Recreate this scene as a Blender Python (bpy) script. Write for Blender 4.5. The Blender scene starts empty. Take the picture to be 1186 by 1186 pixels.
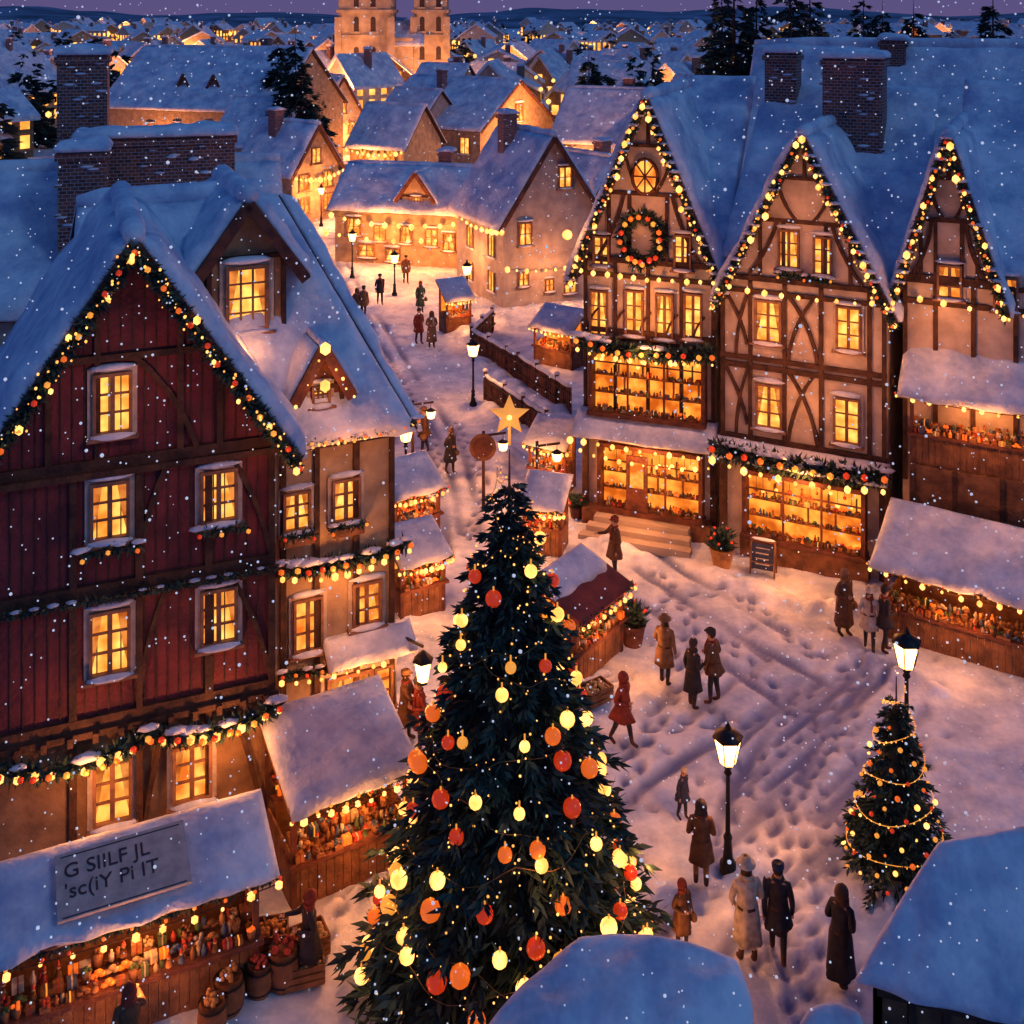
import bpy, math, random
import numpy as np
from mathutils import Vector, Matrix, noise
R=random.Random(11)
# ---- viewpoint: level camera on a high balcony, 16.5 m above the square -------------
F=1300.;H=16.5;HY=15.
def gp(px,py,z=0.):
    "ground (or height z) point from its surveyed bearing"
    d=F*(H-z)/(py-HY); return Vector(((px-593)/F*d,d,z))
scn=bpy.context.scene
# ------------------------------------------------------------------ materials
def nt(name):
    m=bpy.data.materials.new(name); m.use_nodes=True; n=m.node_tree; n.nodes.clear()
    o=n.nodes.new('ShaderNodeOutputMaterial'); return m,n,o
def mat(name,c1,c2=None,scale=4.,rough=.7,bump=.2,bscale=None,metal=0,emit=None,es=0,stretch=(1,1,1),spec=.3):
    m,n,o=nt(name); L=n.links
    b=n.nodes.new('ShaderNodeBsdfPrincipled'); L.new(b.outputs[0],o.inputs[0])
    b.inputs['Roughness'].default_value=rough; b.inputs['Metallic'].default_value=metal
    b.inputs['Specular IOR Level'].default_value=spec
    tc=n.nodes.new('ShaderNodeTexCoord'); mp=n.nodes.new('ShaderNodeMapping'); mp.inputs['Scale'].default_value=stretch
    L.new(tc.outputs['Object'],mp.inputs[0])
    nz=n.nodes.new('ShaderNodeTexNoise'); nz.inputs['Scale'].default_value=scale; nz.inputs['Detail'].default_value=3
    L.new(mp.outputs[0],nz.inputs['Vector'])
    if c2 is None: c2=tuple(x*.6 for x in c1)
    cr=n.nodes.new('ShaderNodeValToRGB'); cr.color_ramp.elements[0].position=.35; cr.color_ramp.elements[1].position=.65
    cr.color_ramp.elements[0].color=(*c2,1); cr.color_ramp.elements[1].color=(*c1,1)
    L.new(nz.outputs[0],cr.inputs[0]); L.new(cr.outputs[0],b.inputs['Base Color'])
    if bump:
        n2=n.nodes.new('ShaderNodeTexNoise'); n2.inputs['Scale'].default_value=bscale or scale*4; n2.inputs['Detail'].default_value=2
        L.new(mp.outputs[0],n2.inputs['Vector'])
        bp=n.nodes.new('ShaderNodeBump'); bp.inputs['Strength'].default_value=bump; bp.inputs['Distance'].default_value=.05
        L.new(n2.outputs[0],bp.inputs['Height']); L.new(bp.outputs[0],b.inputs['Normal'])
    if emit:
        b.inputs['Emission Color'].default_value=(*emit,1); b.inputs['Emission Strength'].default_value=es; m.cycles.emission_sampling='NONE'
    return m
def emis(name,c1,c2,s1,s2,scale=3.):
    m,n,o=nt(name); L=n.links
    e=n.nodes.new('ShaderNodeEmission'); L.new(e.outputs[0],o.inputs[0])
    tc=n.nodes.new('ShaderNodeTexCoord'); nz=n.nodes.new('ShaderNodeTexNoise'); nz.inputs['Scale'].default_value=scale; nz.inputs['Detail'].default_value=2
    L.new(tc.outputs['Object'],nz.inputs['Vector'])
    cr=n.nodes.new('ShaderNodeValToRGB'); cr.color_ramp.elements[0].position=.36; cr.color_ramp.elements[1].position=.62
    cr.color_ramp.elements[0].color=(*c1,1); cr.color_ramp.elements[1].color=(*c2,1); L.new(nz.outputs[0],cr.inputs[0]); L.new(cr.outputs[0],e.inputs[0])
    mr=n.nodes.new('ShaderNodeMapRange'); mr.inputs[1].default_value=.36; mr.inputs[2].default_value=.62; mr.inputs[3].default_value=s1; mr.inputs[4].default_value=s2
    L.new(nz.outputs[0],mr.inputs[0]); L.new(mr.outputs[0],e.inputs[1])
    m.cycles.emission_sampling='NONE'
    return m
def glassmat(name,c,s,tr):
    m,n,o=nt(name); L=n.links; e=n.nodes.new('ShaderNodeEmission'); e.inputs[0].default_value=(*c,1); e.inputs[1].default_value=s
    t=n.nodes.new('ShaderNodeBsdfTransparent'); x=n.nodes.new('ShaderNodeMixShader'); x.inputs[0].default_value=1-tr
    L.new(t.outputs[0],x.inputs[1]);L.new(e.outputs[0],x.inputs[2]);L.new(x.outputs[0],o.inputs[0]); m.cycles.emission_sampling='NONE'; return m
def brickmat(name):
    m=mat(name,(.2,.08,.05)); n=m.node_tree; L=n.links
    b=[x for x in n.nodes if x.type=='BSDF_PRINCIPLED'][0]
    tc=n.nodes.new('ShaderNodeTexCoord'); s=n.nodes.new('ShaderNodeSeparateXYZ'); L.new(tc.outputs['Object'],s.inputs[0])
    a=n.nodes.new('ShaderNodeMath'); L.new(s.outputs[0],a.inputs[0]); L.new(s.outputs[1],a.inputs[1])
    c=n.nodes.new('ShaderNodeCombineXYZ'); L.new(a.outputs[0],c.inputs[0]); L.new(s.outputs[2],c.inputs[1])
    t=n.nodes.new('ShaderNodeTexBrick'); t.inputs['Scale'].default_value=2.4; L.new(c.outputs[0],t.inputs['Vector'])
    t.inputs['Color1'].default_value=(.30,.09,.05,1); t.inputs['Color2'].default_value=(.1,.04,.035,1); t.inputs['Mortar'].default_value=(.3,.29,.32,1); t.inputs['Mortar Size'].default_value=.025
    L.new(t.outputs[0],b.inputs['Base Color']); return m
def snowmat(name,wear_shade=False):
    m,n,o=nt(name); L=n.links
    b=n.nodes.new('ShaderNodeBsdfPrincipled'); L.new(b.outputs[0],o.inputs[0]); b.inputs['Roughness'].default_value=.65
    b.inputs['Specular IOR Level'].default_value=.2
    tc=n.nodes.new('ShaderNodeTexCoord')
    nz=n.nodes.new('ShaderNodeTexNoise'); nz.inputs['Scale'].default_value=.8; nz.inputs['Detail'].default_value=4; nz.inputs['Roughness'].default_value=.7; L.new(tc.outputs['Object'],nz.inputs['Vector'])
    cr=n.nodes.new('ShaderNodeValToRGB'); cr.color_ramp.elements[0].position=.36; cr.color_ramp.elements[1].position=.62
    cr.color_ramp.elements[0].color=(.40,.47,.64,1); cr.color_ramp.elements[1].color=(.82,.84,.9,1); L.new(nz.outputs[0],cr.inputs[0])
    out=cr.outputs[0]
    if wear_shade:
        at=n.nodes.new('ShaderNodeAttribute'); at.attribute_name='wear_shade'
        mx=n.nodes.new('ShaderNodeMix'); mx.data_type='RGBA'; L.new(at.outputs['Fac'],mx.inputs[0]); L.new(out,mx.inputs[6]); mx.inputs[7].default_value=(.13,.16,.32,1); out=mx.outputs[2]  # trodden snow, with blue shade painted into the hollows
    L.new(out,b.inputs['Base Color'])
    n2=n.nodes.new('ShaderNodeTexNoise'); n2.inputs['Scale'].default_value=4; n2.inputs['Detail'].default_value=4; L.new(tc.outputs['Object'],n2.inputs['Vector'])
    bp=n.nodes.new('ShaderNodeBump'); bp.inputs['Strength'].default_value=.6; bp.inputs['Distance'].default_value=.1
    L.new(n2.outputs[0],bp.inputs['Height']); L.new(bp.outputs[0],b.inputs['Normal']); return m
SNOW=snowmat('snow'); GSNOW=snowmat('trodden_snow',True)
CREAM=mat('cream_plaster',(.66,.53,.42),(.42,.33,.26),1.8,bump=.4); BEIGE=mat('beige_plaster',(.46,.33,.2),(.28,.19,.12),2.,bump=.4)
RED=mat('red_plaster',(.21,.036,.038),(.085,.018,.026),1.3,bump=.6,bscale=9); BROWNP=mat('brown_plaster',(.34,.2,.1),(.17,.1,.06),2,bump=.4)
GREYP=mat('grey_plaster',(.46,.39,.34),(.3,.25,.23),1.6,bump=.4)
TIM=mat('dark_timber',(.10,.045,.026),(.035,.017,.013),3,.75,.6,12,stretch=(1,1,1)); TIM2=mat('red_timber',(.17,.055,.03),(.07,.025,.02),3,.7,.5)
WOOD=mat('stall_wood',(.26,.115,.05),(.12,.05,.025),3,.7,.5); ROOFB=mat('roof_boards',(.07,.045,.045),(.03,.02,.025),5)
BRICK=brickmat('brick'); STONE=mat('stone',(.5,.40,.3),(.3,.24,.18),.6,bscale=2); FRAME=mat('window_frame',(.3,.15,.08),(.17,.08,.05),5)
FR2=mat('pale_surround',(.5,.42,.36),(.36,.3,.26),5); IRON=mat('black_iron',(.03,.028,.03),None,6,.45,.1,metal=.6)
WIN=emis('window_glow',(1,.28,.03),(1,.50,.1),1.1,1.9,2.2); WIN2=emis('window_glow_amber',(1,.2,.02),(1,.42,.07),.95,1.7,2.2)
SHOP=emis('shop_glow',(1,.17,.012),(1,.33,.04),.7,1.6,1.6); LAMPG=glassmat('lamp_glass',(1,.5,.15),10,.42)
BULB=emis('bulb',(1,.38,.075),(1,.5,.13),2.,3.,3.); SBULB=emis('fairy_light',(1,.36,.07),(1,.5,.12),1.6,2.4,3)
FARW=emis('far_window',(1,.32,.045),(1,.48,.1),1.3,2.4,.3)
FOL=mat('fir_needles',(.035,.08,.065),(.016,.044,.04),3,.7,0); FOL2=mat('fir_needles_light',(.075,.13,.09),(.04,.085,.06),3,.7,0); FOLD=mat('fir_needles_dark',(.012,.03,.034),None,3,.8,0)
ORED=mat('red_bauble',(.65,.05,.015),(.55,.03,.01),2,.25,0,spec=.6,emit=(1,.06,.01),es=.38); OORA=mat('orange_bauble',(.8,.2,.03),(.7,.15,.02),2,.25,0,spec=.6,emit=(1,.15,.012),es=.65)  # baubles glow by added emission, the gold ones below too
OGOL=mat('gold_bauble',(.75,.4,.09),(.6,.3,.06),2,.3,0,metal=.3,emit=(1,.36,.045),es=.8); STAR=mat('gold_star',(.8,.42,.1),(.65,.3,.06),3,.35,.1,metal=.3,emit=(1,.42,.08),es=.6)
WIRE=mat('fairy_wire',(.35,.2,.07),None,3,.5,0)
SKIN=mat('skin',(.5,.28,.19),(.44,.24,.16),4,.6,0)
C_RED=mat('red_wool',(.24,.035,.02),None,9); C_BRN=mat('brown_wool',(.13,.06,.032),None,9); C_DRK=mat('dark_wool',(.03,.026,.035),None,9)
C_TAN=mat('tan_wool',(.24,.125,.06),None,9); C_NAVY=mat('navy_wool',(.035,.045,.1),None,9); C_CRM=mat('cream_wool',(.55,.47,.4),None,9); C_GRY=mat('grey_wool',(.16,.15,.18),None,9); C_GRN=mat('green_wool',(.05,.09,.06),None,9)
HAIR=mat('hair',(.05,.025,.015),None,9); G_YEL=mat('bread',(.45,.22,.07),(.3,.13,.04),6); G_RED=mat('apples',(.4,.05,.03),None,6); G_CRM=mat('cheese',(.5,.36,.18),None,6); G_GRN=mat('greens',(.08,.13,.05),None,6)
G_BRN=mat('gingerbread',(.22,.095,.035),None,6); G_BLU=mat('blue_tin',(.07,.11,.2),None,6); G_WHT=mat('porcelain',(.5,.43,.33),None,6)
GOODS=[G_YEL,G_RED,G_CRM,G_BRN,G_BRN,OORA,G_GRN,G_BLU,G_WHT,G_YEL,G_BRN]
FLAKE=mat('snowflake',(.9,.92,.95),(.9,.92,.95),1,.6,0,emit=(.8,.85,1),es=.5)  # slight emission stands in for light scattered by the flakes
CLOTH=mat('awning_cloth',(.5,.45,.42),(.36,.33,.32),5); INK=mat('painted_letters',(.06,.05,.07),None,5)
# ------------------------------------------------------------------ mesh builder
def ico(sub):
    import bmesh
    b=bmesh.new(); bmesh.ops.create_icosphere(b,subdivisions=sub,radius=1); b.verts.index_update()
    v=[Vector(x.co) for x in b.verts]; f=[[q.index for q in p.verts] for p in b.faces]; b.free(); return v,f
ICO={1:ico(1),2:ico(2),3:ico(3)}
class MB:
    def __init__(s): s.v=[];s.f=[];s.m=[];s.s=[];s.mats=[]
    def add(s,vs,fs,m,sm=False):
        o=len(s.v); s.v.extend([tuple(x) for x in vs])
        if m not in s.mats: s.mats.append(m)
        k=s.mats.index(m)
        for f in fs: s.f.append([i+o for i in f]); s.m.append(k); s.s.append(sm)
    def box(s,x0,x1,y0,y1,z0,z1,m):
        s.add([(x0,y0,z0),(x1,y0,z0),(x1,y1,z0),(x0,y1,z0),(x0,y0,z1),(x1,y0,z1),(x1,y1,z1),(x0,y1,z1)],
          [(3,2,1,0),(4,5,6,7),(0,1,5,4),(1,2,6,5),(2,3,7,6),(3,0,4,7)],m)
    def beam(s,a,b,w,t,m,up=(0,1,0)):
        a=Vector(a);b=Vector(b);d=(b-a)
        if d.length<1e-5:return
        d.normalize();u=Vector(up)
        if abs(d.dot(u))>.99:u=Vector((1,0,0))
        sd=d.cross(u).normalized()*w/2; n=sd.cross(d).normalized()*t/2
        vs=[a-sd-n,a+sd-n,a+sd+n,a-sd+n,b-sd-n,b+sd-n,b+sd+n,b-sd+n]
        s.add(vs,[(3,2,1,0),(4,5,6,7),(0,1,5,4),(1,2,6,5),(2,3,7,6),(3,0,4,7)],m)
    def tube(s,pts,rs,m,n=8,sm=True):
        pts=[Vector(p) for p in pts]; vs=[];fs=[]
        if not hasattr(rs,'__len__'): rs=[rs]*len(pts)
        for i,p in enumerate(pts):
            d=(pts[min(i+1,len(pts)-1)]-pts[max(i-1,0)]).normalized(); u=Vector((0,0,1)) if abs(d.z)<.95 else Vector((1,0,0))
            a=d.cross(u).normalized(); b=a.cross(d).normalized()
            for k in range(n):
                t=2*math.pi*k/n; vs.append(p+(a*math.cos(t)+b*math.sin(t))*rs[i])
        for i in range(len(pts)-1):
            for k in range(n): fs.append((i*n+k,i*n+(k+1)%n,(i+1)*n+(k+1)%n,(i+1)*n+k))
        fs.append(list(range(n))[::-1]); fs.append([(len(pts)-1)*n+k for k in range(n)])
        s.add(vs,fs,m,sm)
    def ball(s,c,r,m,sub=1,sc=(1,1,1),jit=0):
        V,Fc=ICO[sub]; c=Vector(c)
        s.add([c+Vector((v.x*r*sc[0],v.y*r*sc[1],v.z*r*sc[2]))*(1+(noise.noise(v*1.7+c*3)*jit if jit else 0)) for v in V],Fc,m,True)
    def loft(s,rings,m,n=14,cap=True,fold=0,ph=0):
        vs=[];fs=[]
        for i,(c,rx,ry) in enumerate(rings):
            for k in range(n):
                t=2*math.pi*k/n; q=1+fold*i/len(rings)*math.cos(5*t+ph); vs.append((c[0]+math.cos(t)*rx*q,c[1]+math.sin(t)*ry*q,c[2]))
        for i in range(len(rings)-1):
            for k in range(n): fs.append((i*n+k,i*n+(k+1)%n,(i+1)*n+(k+1)%n,(i+1)*n+k))
        if cap: fs.append(list(range(n))); fs.append([(len(rings)-1)*n+k for k in range(n)][::-1])
        s.add(vs,fs,m,True)
    def blade(s,p,d,l,w,m):
        d=d.normalized(); u=Vector((R.uniform(-1,1),R.uniform(-1,1),R.uniform(-1,1))); a=d.cross(u)
        if a.length<.01:return
        a=a.normalized()*w; s.add([p,p+d*l*.45+a,p+d*l,p+d*l*.45-a],[(0,1,2),(0,2,3)],m)
    def snow(s,A,B,C,D,t=.2,cell=.22,wob=.12,m=None,rnd=1.6,sq=0.):
        "thick rounded snow blanket; A-B eave edge, D-C upper edge"
        A,B,C,D=[Vector(q) for q in (A,B,C,D)]
        n=(B-A).cross(D-A).normalized()
        if n.z<0:n=-n
        def Q(a,b):
            if sq:
                u=2*a-1;v=2*b-1; u,v=u*math.sqrt(1-sq*v*v/2),v*math.sqrt(1-sq*u*u/2); a=(u+1)/2;b=(v+1)/2
            return A.lerp(B,a).lerp(D.lerp(C,a),b)
        lx=max((B-A).length,(C-D).length); ly=((D-A).length+(C-B).length)/2
        nx=max(4,min(60,int(lx/cell))); ny=max(4,min(50,int(ly/cell))); vs=[];fs=[]
        sd=Vector((R.random()*50,R.random()*50,0))
        ed=lambda a: a+.0 if a in(0,1) else .5-.5*math.cos(math.pi*a)*.35-.5*(1-2*a)*.65
        for j in range(ny+1):
            for i in range(nx+1):
                a=ed(i/nx); b=j/ny
                P=Q(a,b)
                e2=min(a*lx,(1-a)*lx,b*ly,(1-b)*ly)
                pr=math.sqrt(max(0,1-(1-min(e2/(t*rnd),1))**2))
                th=t*(.3+.7*pr)*(1+.5*noise.noise((P+sd)*.8)+.28*noise.noise((P+sd)*2.4))
                q=P+n*th
                if j==0: q=q+(A-D).normalized()*wob*(.4+noise.noise((P+sd)*2.2))
                vs.append(q)
        W=nx+1
        for j in range(ny):
            for i in range(nx): fs.append((j*W+i,j*W+i+1,(j+1)*W+i+1,(j+1)*W+i))
        per=[i for i in range(W)]+[j*W+nx for j in range(1,ny+1)]+[ny*W+i for i in range(nx-1,-1,-1)]+[j*W for j in range(ny-1,0,-1)]
        o=len(vs)
        for k,i in enumerate(per):
            a=ed((i%W)/nx);b=(i//W)/ny; P=Q(a,b)
            if i//W==0: P=P*.5+(vs[i]-n*t*.3-Vector((0,0,.04)))*.5
            vs.append(P)
        L=len(per)
        for k in range(L): fs.append((per[k],o+k,o+(k+1)%L,per[(k+1)%L]))
        fs.append([o+k for k in range(L)][::-1])
        s.add(vs,fs,m or SNOW,True)
    def build(s,name,parent=None,M=None):
        me=bpy.data.meshes.new(name); me.from_pydata(s.v,[],s.f)
        for m in s.mats: me.materials.append(m)
        me.polygons.foreach_set('material_index',s.m); me.polygons.foreach_set('use_smooth',s.s); me.update()
        o=bpy.data.objects.new(name,me); scn.collection.objects.link(o)
        if parent: o.parent=parent
        if M is not None: o.matrix_world=M
        return o
def empty(name,M):
    o=bpy.data.objects.new(name,None); o.empty_display_size=.3; scn.collection.objects.link(o); o.matrix_world=M; return o
WARM=(1,.33,.085); GE=1.9
def light(loc,e,parent=None,r=.12,col=WARM,name='lamp_light'):
    l=bpy.data.lights.new(name,'POINT'); l.energy=e*GE; l.color=col; l.shadow_soft_size=r
    o=bpy.data.objects.new(name,l); scn.collection.objects.link(o)
    if parent:o.parent=parent
    o.location=loc; return o
def lerp_pts(pts,step):
    pts=[Vector(p) for p in pts]; out=[]
    for a,b in zip(pts,pts[1:]):
        n=max(1,int((b-a).length/step))
        for i in range(n): out.append(a.lerp(b,i/n))
    out.append(pts[-1]); return out
def sag(a,b,s,n=10):
    a=Vector(a);b=Vector(b); return [a.lerp(b,i/n)-Vector((0,0,4*s*(i/n)*(1-i/n))) for i in range(n+1)]
def bulbs(mb,pts,step=.3,r=.05,m=None,jit=.03,wire=True):
    for p in lerp_pts(pts,step):
        mb.ball(p+Vector((R.uniform(-jit,jit),R.uniform(-jit,jit),R.uniform(-jit,jit)-r*.5)),r*R.uniform(.6,1.6),m or BULB,1,(.9,.9,1.05))
    if wire: mb.tube(pts,.012,TIM,4)
def garland(mb,pts,r=.12,dens=60,snowy=True,baub=True):
    for p in lerp_pts(pts,1/dens):
        for _ in range(4):
            d=Vector((R.gauss(0,1),R.gauss(0,1),R.gauss(0,1)-.3)); mb.blade(p,d,r*R.uniform(.7,1.6),r*.2,R.choice([FOL,FOL2,FOLD]))
    if baub:
        for p in lerp_pts(pts,.42): mb.ball(p+Vector((R.uniform(-.05,.05),-r*.8,R.uniform(-.08,.02))),r*.35,R.choice([ORED,OGOL,OORA]),1)
    if snowy:
        for p in lerp_pts(pts,.3):
            if R.random()<.55: mb.ball(p+Vector((0,0,r*.6)),r*R.uniform(.6,1),SNOW,1,(1.6,.8,.45),.3)
# ------------------------------------------------------------------ houses
class House:
    def __init__(s,name,L,Rr,z0=0):
        L=Vector(L);Rr=Vector(Rr); d=Vector((Rr.x-L.x,Rr.y-L.y,0)); s.W=d.length; s.name=name
        s.M=Matrix.Translation((L.x,L.y,z0))@Matrix.Rotation(math.atan2(d.y,d.x),4,'Z'); s.Mi=s.M.inverted()
        s.root=empty(name,s.M); s.parts={}
    def p(s,n): return s.parts.setdefault(n,MB())
    def at(s,px,py,y=0.):
        o=s.Mi@Vector((0,0,H)); t=s.Mi.to_3x3()@Vector(((px-593)/F,1,-(py-HY)/F)); k=(y-o.y)/t.y; q=o+t*k; return q.x,q.z
    def light(s,x,y,z,e,r=.12): light((x,y,z),e,s.root,r)
    def finish(s):
        for n,mb in s.parts.items(): mb.build(n,s.root)
    def gable_body(s,D,e,r,m,x0=0,x1=None,y0=0,zb=-.3):
        x1=s.W if x1 is None else x1; xm=(x0+x1)/2
        pr=[(x0,zb),(x1,zb),(x1,e),(xm,r),(x0,e)]
        vs=[(x,y0,z) for x,z in pr]+[(x,D,z) for x,z in pr]
        s.p('walls').add(vs,[(0,1,2,3,4),(9,8,7,6,5)]+[(i,i+5,(i+1)%5+5,(i+1)%5)[::-1] for i in (0,1,4)],m)
    def gable_roof(s,D,e,r,ov=.3,of=.35,t=.2,x0=0,x1=None,y0=0,wob=.12,both=True):
        x1=s.W if x1 is None else x1; xm=(x0+x1)/2; k=(r-e)/(xm-x0)
        for sg,xe in ((-1,x0-ov),(1,x1+ov)):
            ze=e-k*ov; A=Vector((xe,y0-of,ze)); B=Vector((xe,D+.2,ze)); C=Vector((xm,D+.2,r)); E=Vector((xm,y0-of,r))
            n=(B-A).cross(E-A).normalized(); n=n if n.z>0 else -n
            vs=[A,B,C,E]; s.p('roof').add([q+n*.02 for q in vs]+[q+n*.13 for q in vs],[(0,1,2,3),(7,6,5,4),(0,4,5,1),(1,5,6,2),(2,6,7,3),(3,7,4,0)],ROOFB)
            up=n*.12
            s.p('snow').snow(A+up,B+up,C+up,E+up,t,wob=wob)
            s.p('timber').beam(A+Vector((0,-.04,-.02)),E+Vector((0,-.04,.02)),.24,.1,TIM2,(0,1,0))
        s.p('snow').tube([Vector((xm,y0-of-.05+(D-y0+of+.2)*i/8,r+t*.75+.04*math.sin(i*2.1))) for i in range(9)],[t*.7]+[t*.95]*7+[t*.5],SNOW,10)
    def eave_roof(s,D,e,r,x0,x1,ov=.3,t=.2,hl=0,hr=0,y0=0,back=True,wob=.12):
        ym=(y0+D)/2; k=(r-e)/(ym-y0); ze=e-k*ov; y_=y0-ov
        P=dict(a=Vector((x0-ov,y_,ze)),b=Vector((x1+ov,y_,ze)),c=Vector((x1+ov,D+ov,ze)),d=Vector((x0-ov,D+ov,ze)),l=Vector((x0-ov+hl,ym,r)),m=Vector((x1+ov-hr,ym,r)))
        qs=[(P['a'],P['b'],P['m'],P['l'])]
        if back: qs.append((P['c'],P['d'],P['l'],P['m']))
        if hr: qs.append((P['b'],P['c'],P['m']+Vector((0,.01,0)),P['m']-Vector((0,.01,0))))
        for q in qs:
            n=(q[1]-q[0]).cross(q[3]-q[0]).normalized(); n=n if n.z>0 else -n
            s.p('roof').add([v-n*.02 for v in q]+[v+n*.1 for v in q],[(0,1,2,3),(7,6,5,4),(0,4,5,1),(1,5,6,2),(2,6,7,3),(3,7,4,0)],ROOFB)
            s.p('snow').snow(*[v+n*.09 for v in q],t,wob=wob)
        l=P['l'];m=P['m']; s.p('snow').tube([l.lerp(m,i/8)+Vector((0,0,t*.7)) for i in range(9)],[t*.4]+[t*.9]*7+[t*.6],SNOW,10)
        if not hl: s.p('walls').add([(x0,y0,e),(x0,D,e),(x0,ym,r-.05)],[(0,1,2)],s.wm)
        if not hr: s.p('walls').add([(x1,y0,e),(x1,D,e),(x1,ym,r-.05)],[(0,1,2)],s.wm)
    wm=None
    def window(s,u,z,w,h,m=None,y=0.,cols=2,rows=3,fr=None,snow=True,sur=True,arch=False,box=False):
        m=m or WIN; fr=fr or FRAME; P=s.p('windows')
        P.add([(u-w/2,y-.012,z-h/2),(u+w/2,y-.012,z-h/2),(u+w/2,y-.012,z+h/2),(u-w/2,y-.012,z+h/2)],[(0,1,2,3)],m)
        fw=max(.06,w*.1)
        for x0,x1,z0,z1 in ((u-w/2-fw,u-w/2,z-h/2-fw,z+h/2+fw),(u+w/2,u+w/2+fw,z-h/2-fw,z+h/2+fw),(u-w/2,u+w/2,z+h/2,z+h/2+fw),(u-w/2,u+w/2,z-h/2-fw,z-h/2)):
            P.box(x0,x1,y-.13,y+.03,z0,z1,fr)
        if sur:
            g=fw*1.5
            for x0,x1,z0,z1 in ((u-w/2-fw-g,u-w/2-fw,z-h/2-fw-.02,z+h/2+fw+g),(u+w/2+fw,u+w/2+fw+g,z-h/2-fw-.02,z+h/2+fw+g),(u-w/2-fw,u+w/2+fw,z+h/2+fw,z+h/2+fw+g)):
                P.box(x0,x1,y-.055,y+.03,z0,z1,FR2)
        for i in range(1,cols): x=u-w/2+w*i/cols; P.box(x-.022*(2 if i==cols/2 else 1),x+.022*(2 if i==cols/2 else 1),y-.07,y-.005,z-h/2,z+h/2,fr)
        for j in range(1,rows): q=z-h/2+h*j/rows; P.box(u-w/2,u+w/2,y-.063,y-.008,q-.018,q+.018,fr)
        if w>.45 and R.random()<.6:
            for sg in (-1,1):
                P.add([(u+sg*w/2,y-.02,z+h/2),(u+sg*w*.22,y-.02,z+h/2),(u+sg*w*.38,y-.02,z-h*.1),(u+sg*w/2,y-.02,z-h*.4)],[(0,1,2,3)],CURT)
        P.box(u-w/2-fw*2.8,u+w/2+fw*2.8,y-.2,y+.03,z-h/2-fw-.08,z-h/2-fw-.021,fr)
        if snow:
            q=w*.5+fw*2.3
            s.p('snow').ball((u,y-.11,z-h/2-fw-.015),q,SNOW,2,(1,.13/q,.07/q),.12)
            s.p('snow').ball((u,y-.06,z+h/2+fw*2.6),w*.5+fw*2.4,SNOW,2,(1,.22,.17),.15)
        if box:
            s.p('windows').box(u-w/2-.08,u+w/2+.08,y-.34,y-.2,z-h/2-fw-.2,z-h/2-fw-.03,WOOD)
            garland(s.p('garland'),[(u-w/2-.1,y-.3,z-h/2-fw),(u+w/2+.1,y-.3,z-h/2-fw)],.13,40)
    def winpx(s,cx,cy,w,h,**k):
        y=k.get('y',0.); a=s.at(cx-w/2,cy,y);b=s.at(cx+w/2,cy,y);c=s.at(cx,cy-h/2,y);d=s.at(cx,cy+h/2,y); s.window((a[0]+b[0])/2,(c[1]+d[1])/2,b[0]-a[0],c[1]-d[1],**k); return (a[0]+b[0])/2,(c[1]+d[1])/2
    def tim(s,pts,w=.13,y=0.,m=None):
        yy=y-.03-R.random()*.012
        for a,b in zip(pts,pts[1:]): s.p('timber').beam((a[0],yy,a[1]),(b[0],yy,b[1]),w*R.uniform(.9,1.12),.09,m or TIM,(0,1,0))
    def brace(s,a,b,c,w=.11,y=0.,m=None):
        pts=[]
        for i in range(6):
            t=i/5; x=a[0]+(b[0]-a[0])*t; z=a[1]+(b[1]-a[1])*t; q=4*c*t*(1-t); L=math.hypot(b[0]-a[0],b[1]-a[1]); pts.append((x-(b[1]-a[1])/L*q,z+(b[0]-a[0])/L*q))
        s.tim(pts,w,y,m)
    def gline(s,x,e,r,x0,x1): xm=(x0+x1)/2; return r-(r-e)*abs(x-xm)/(xm-x0)
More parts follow.
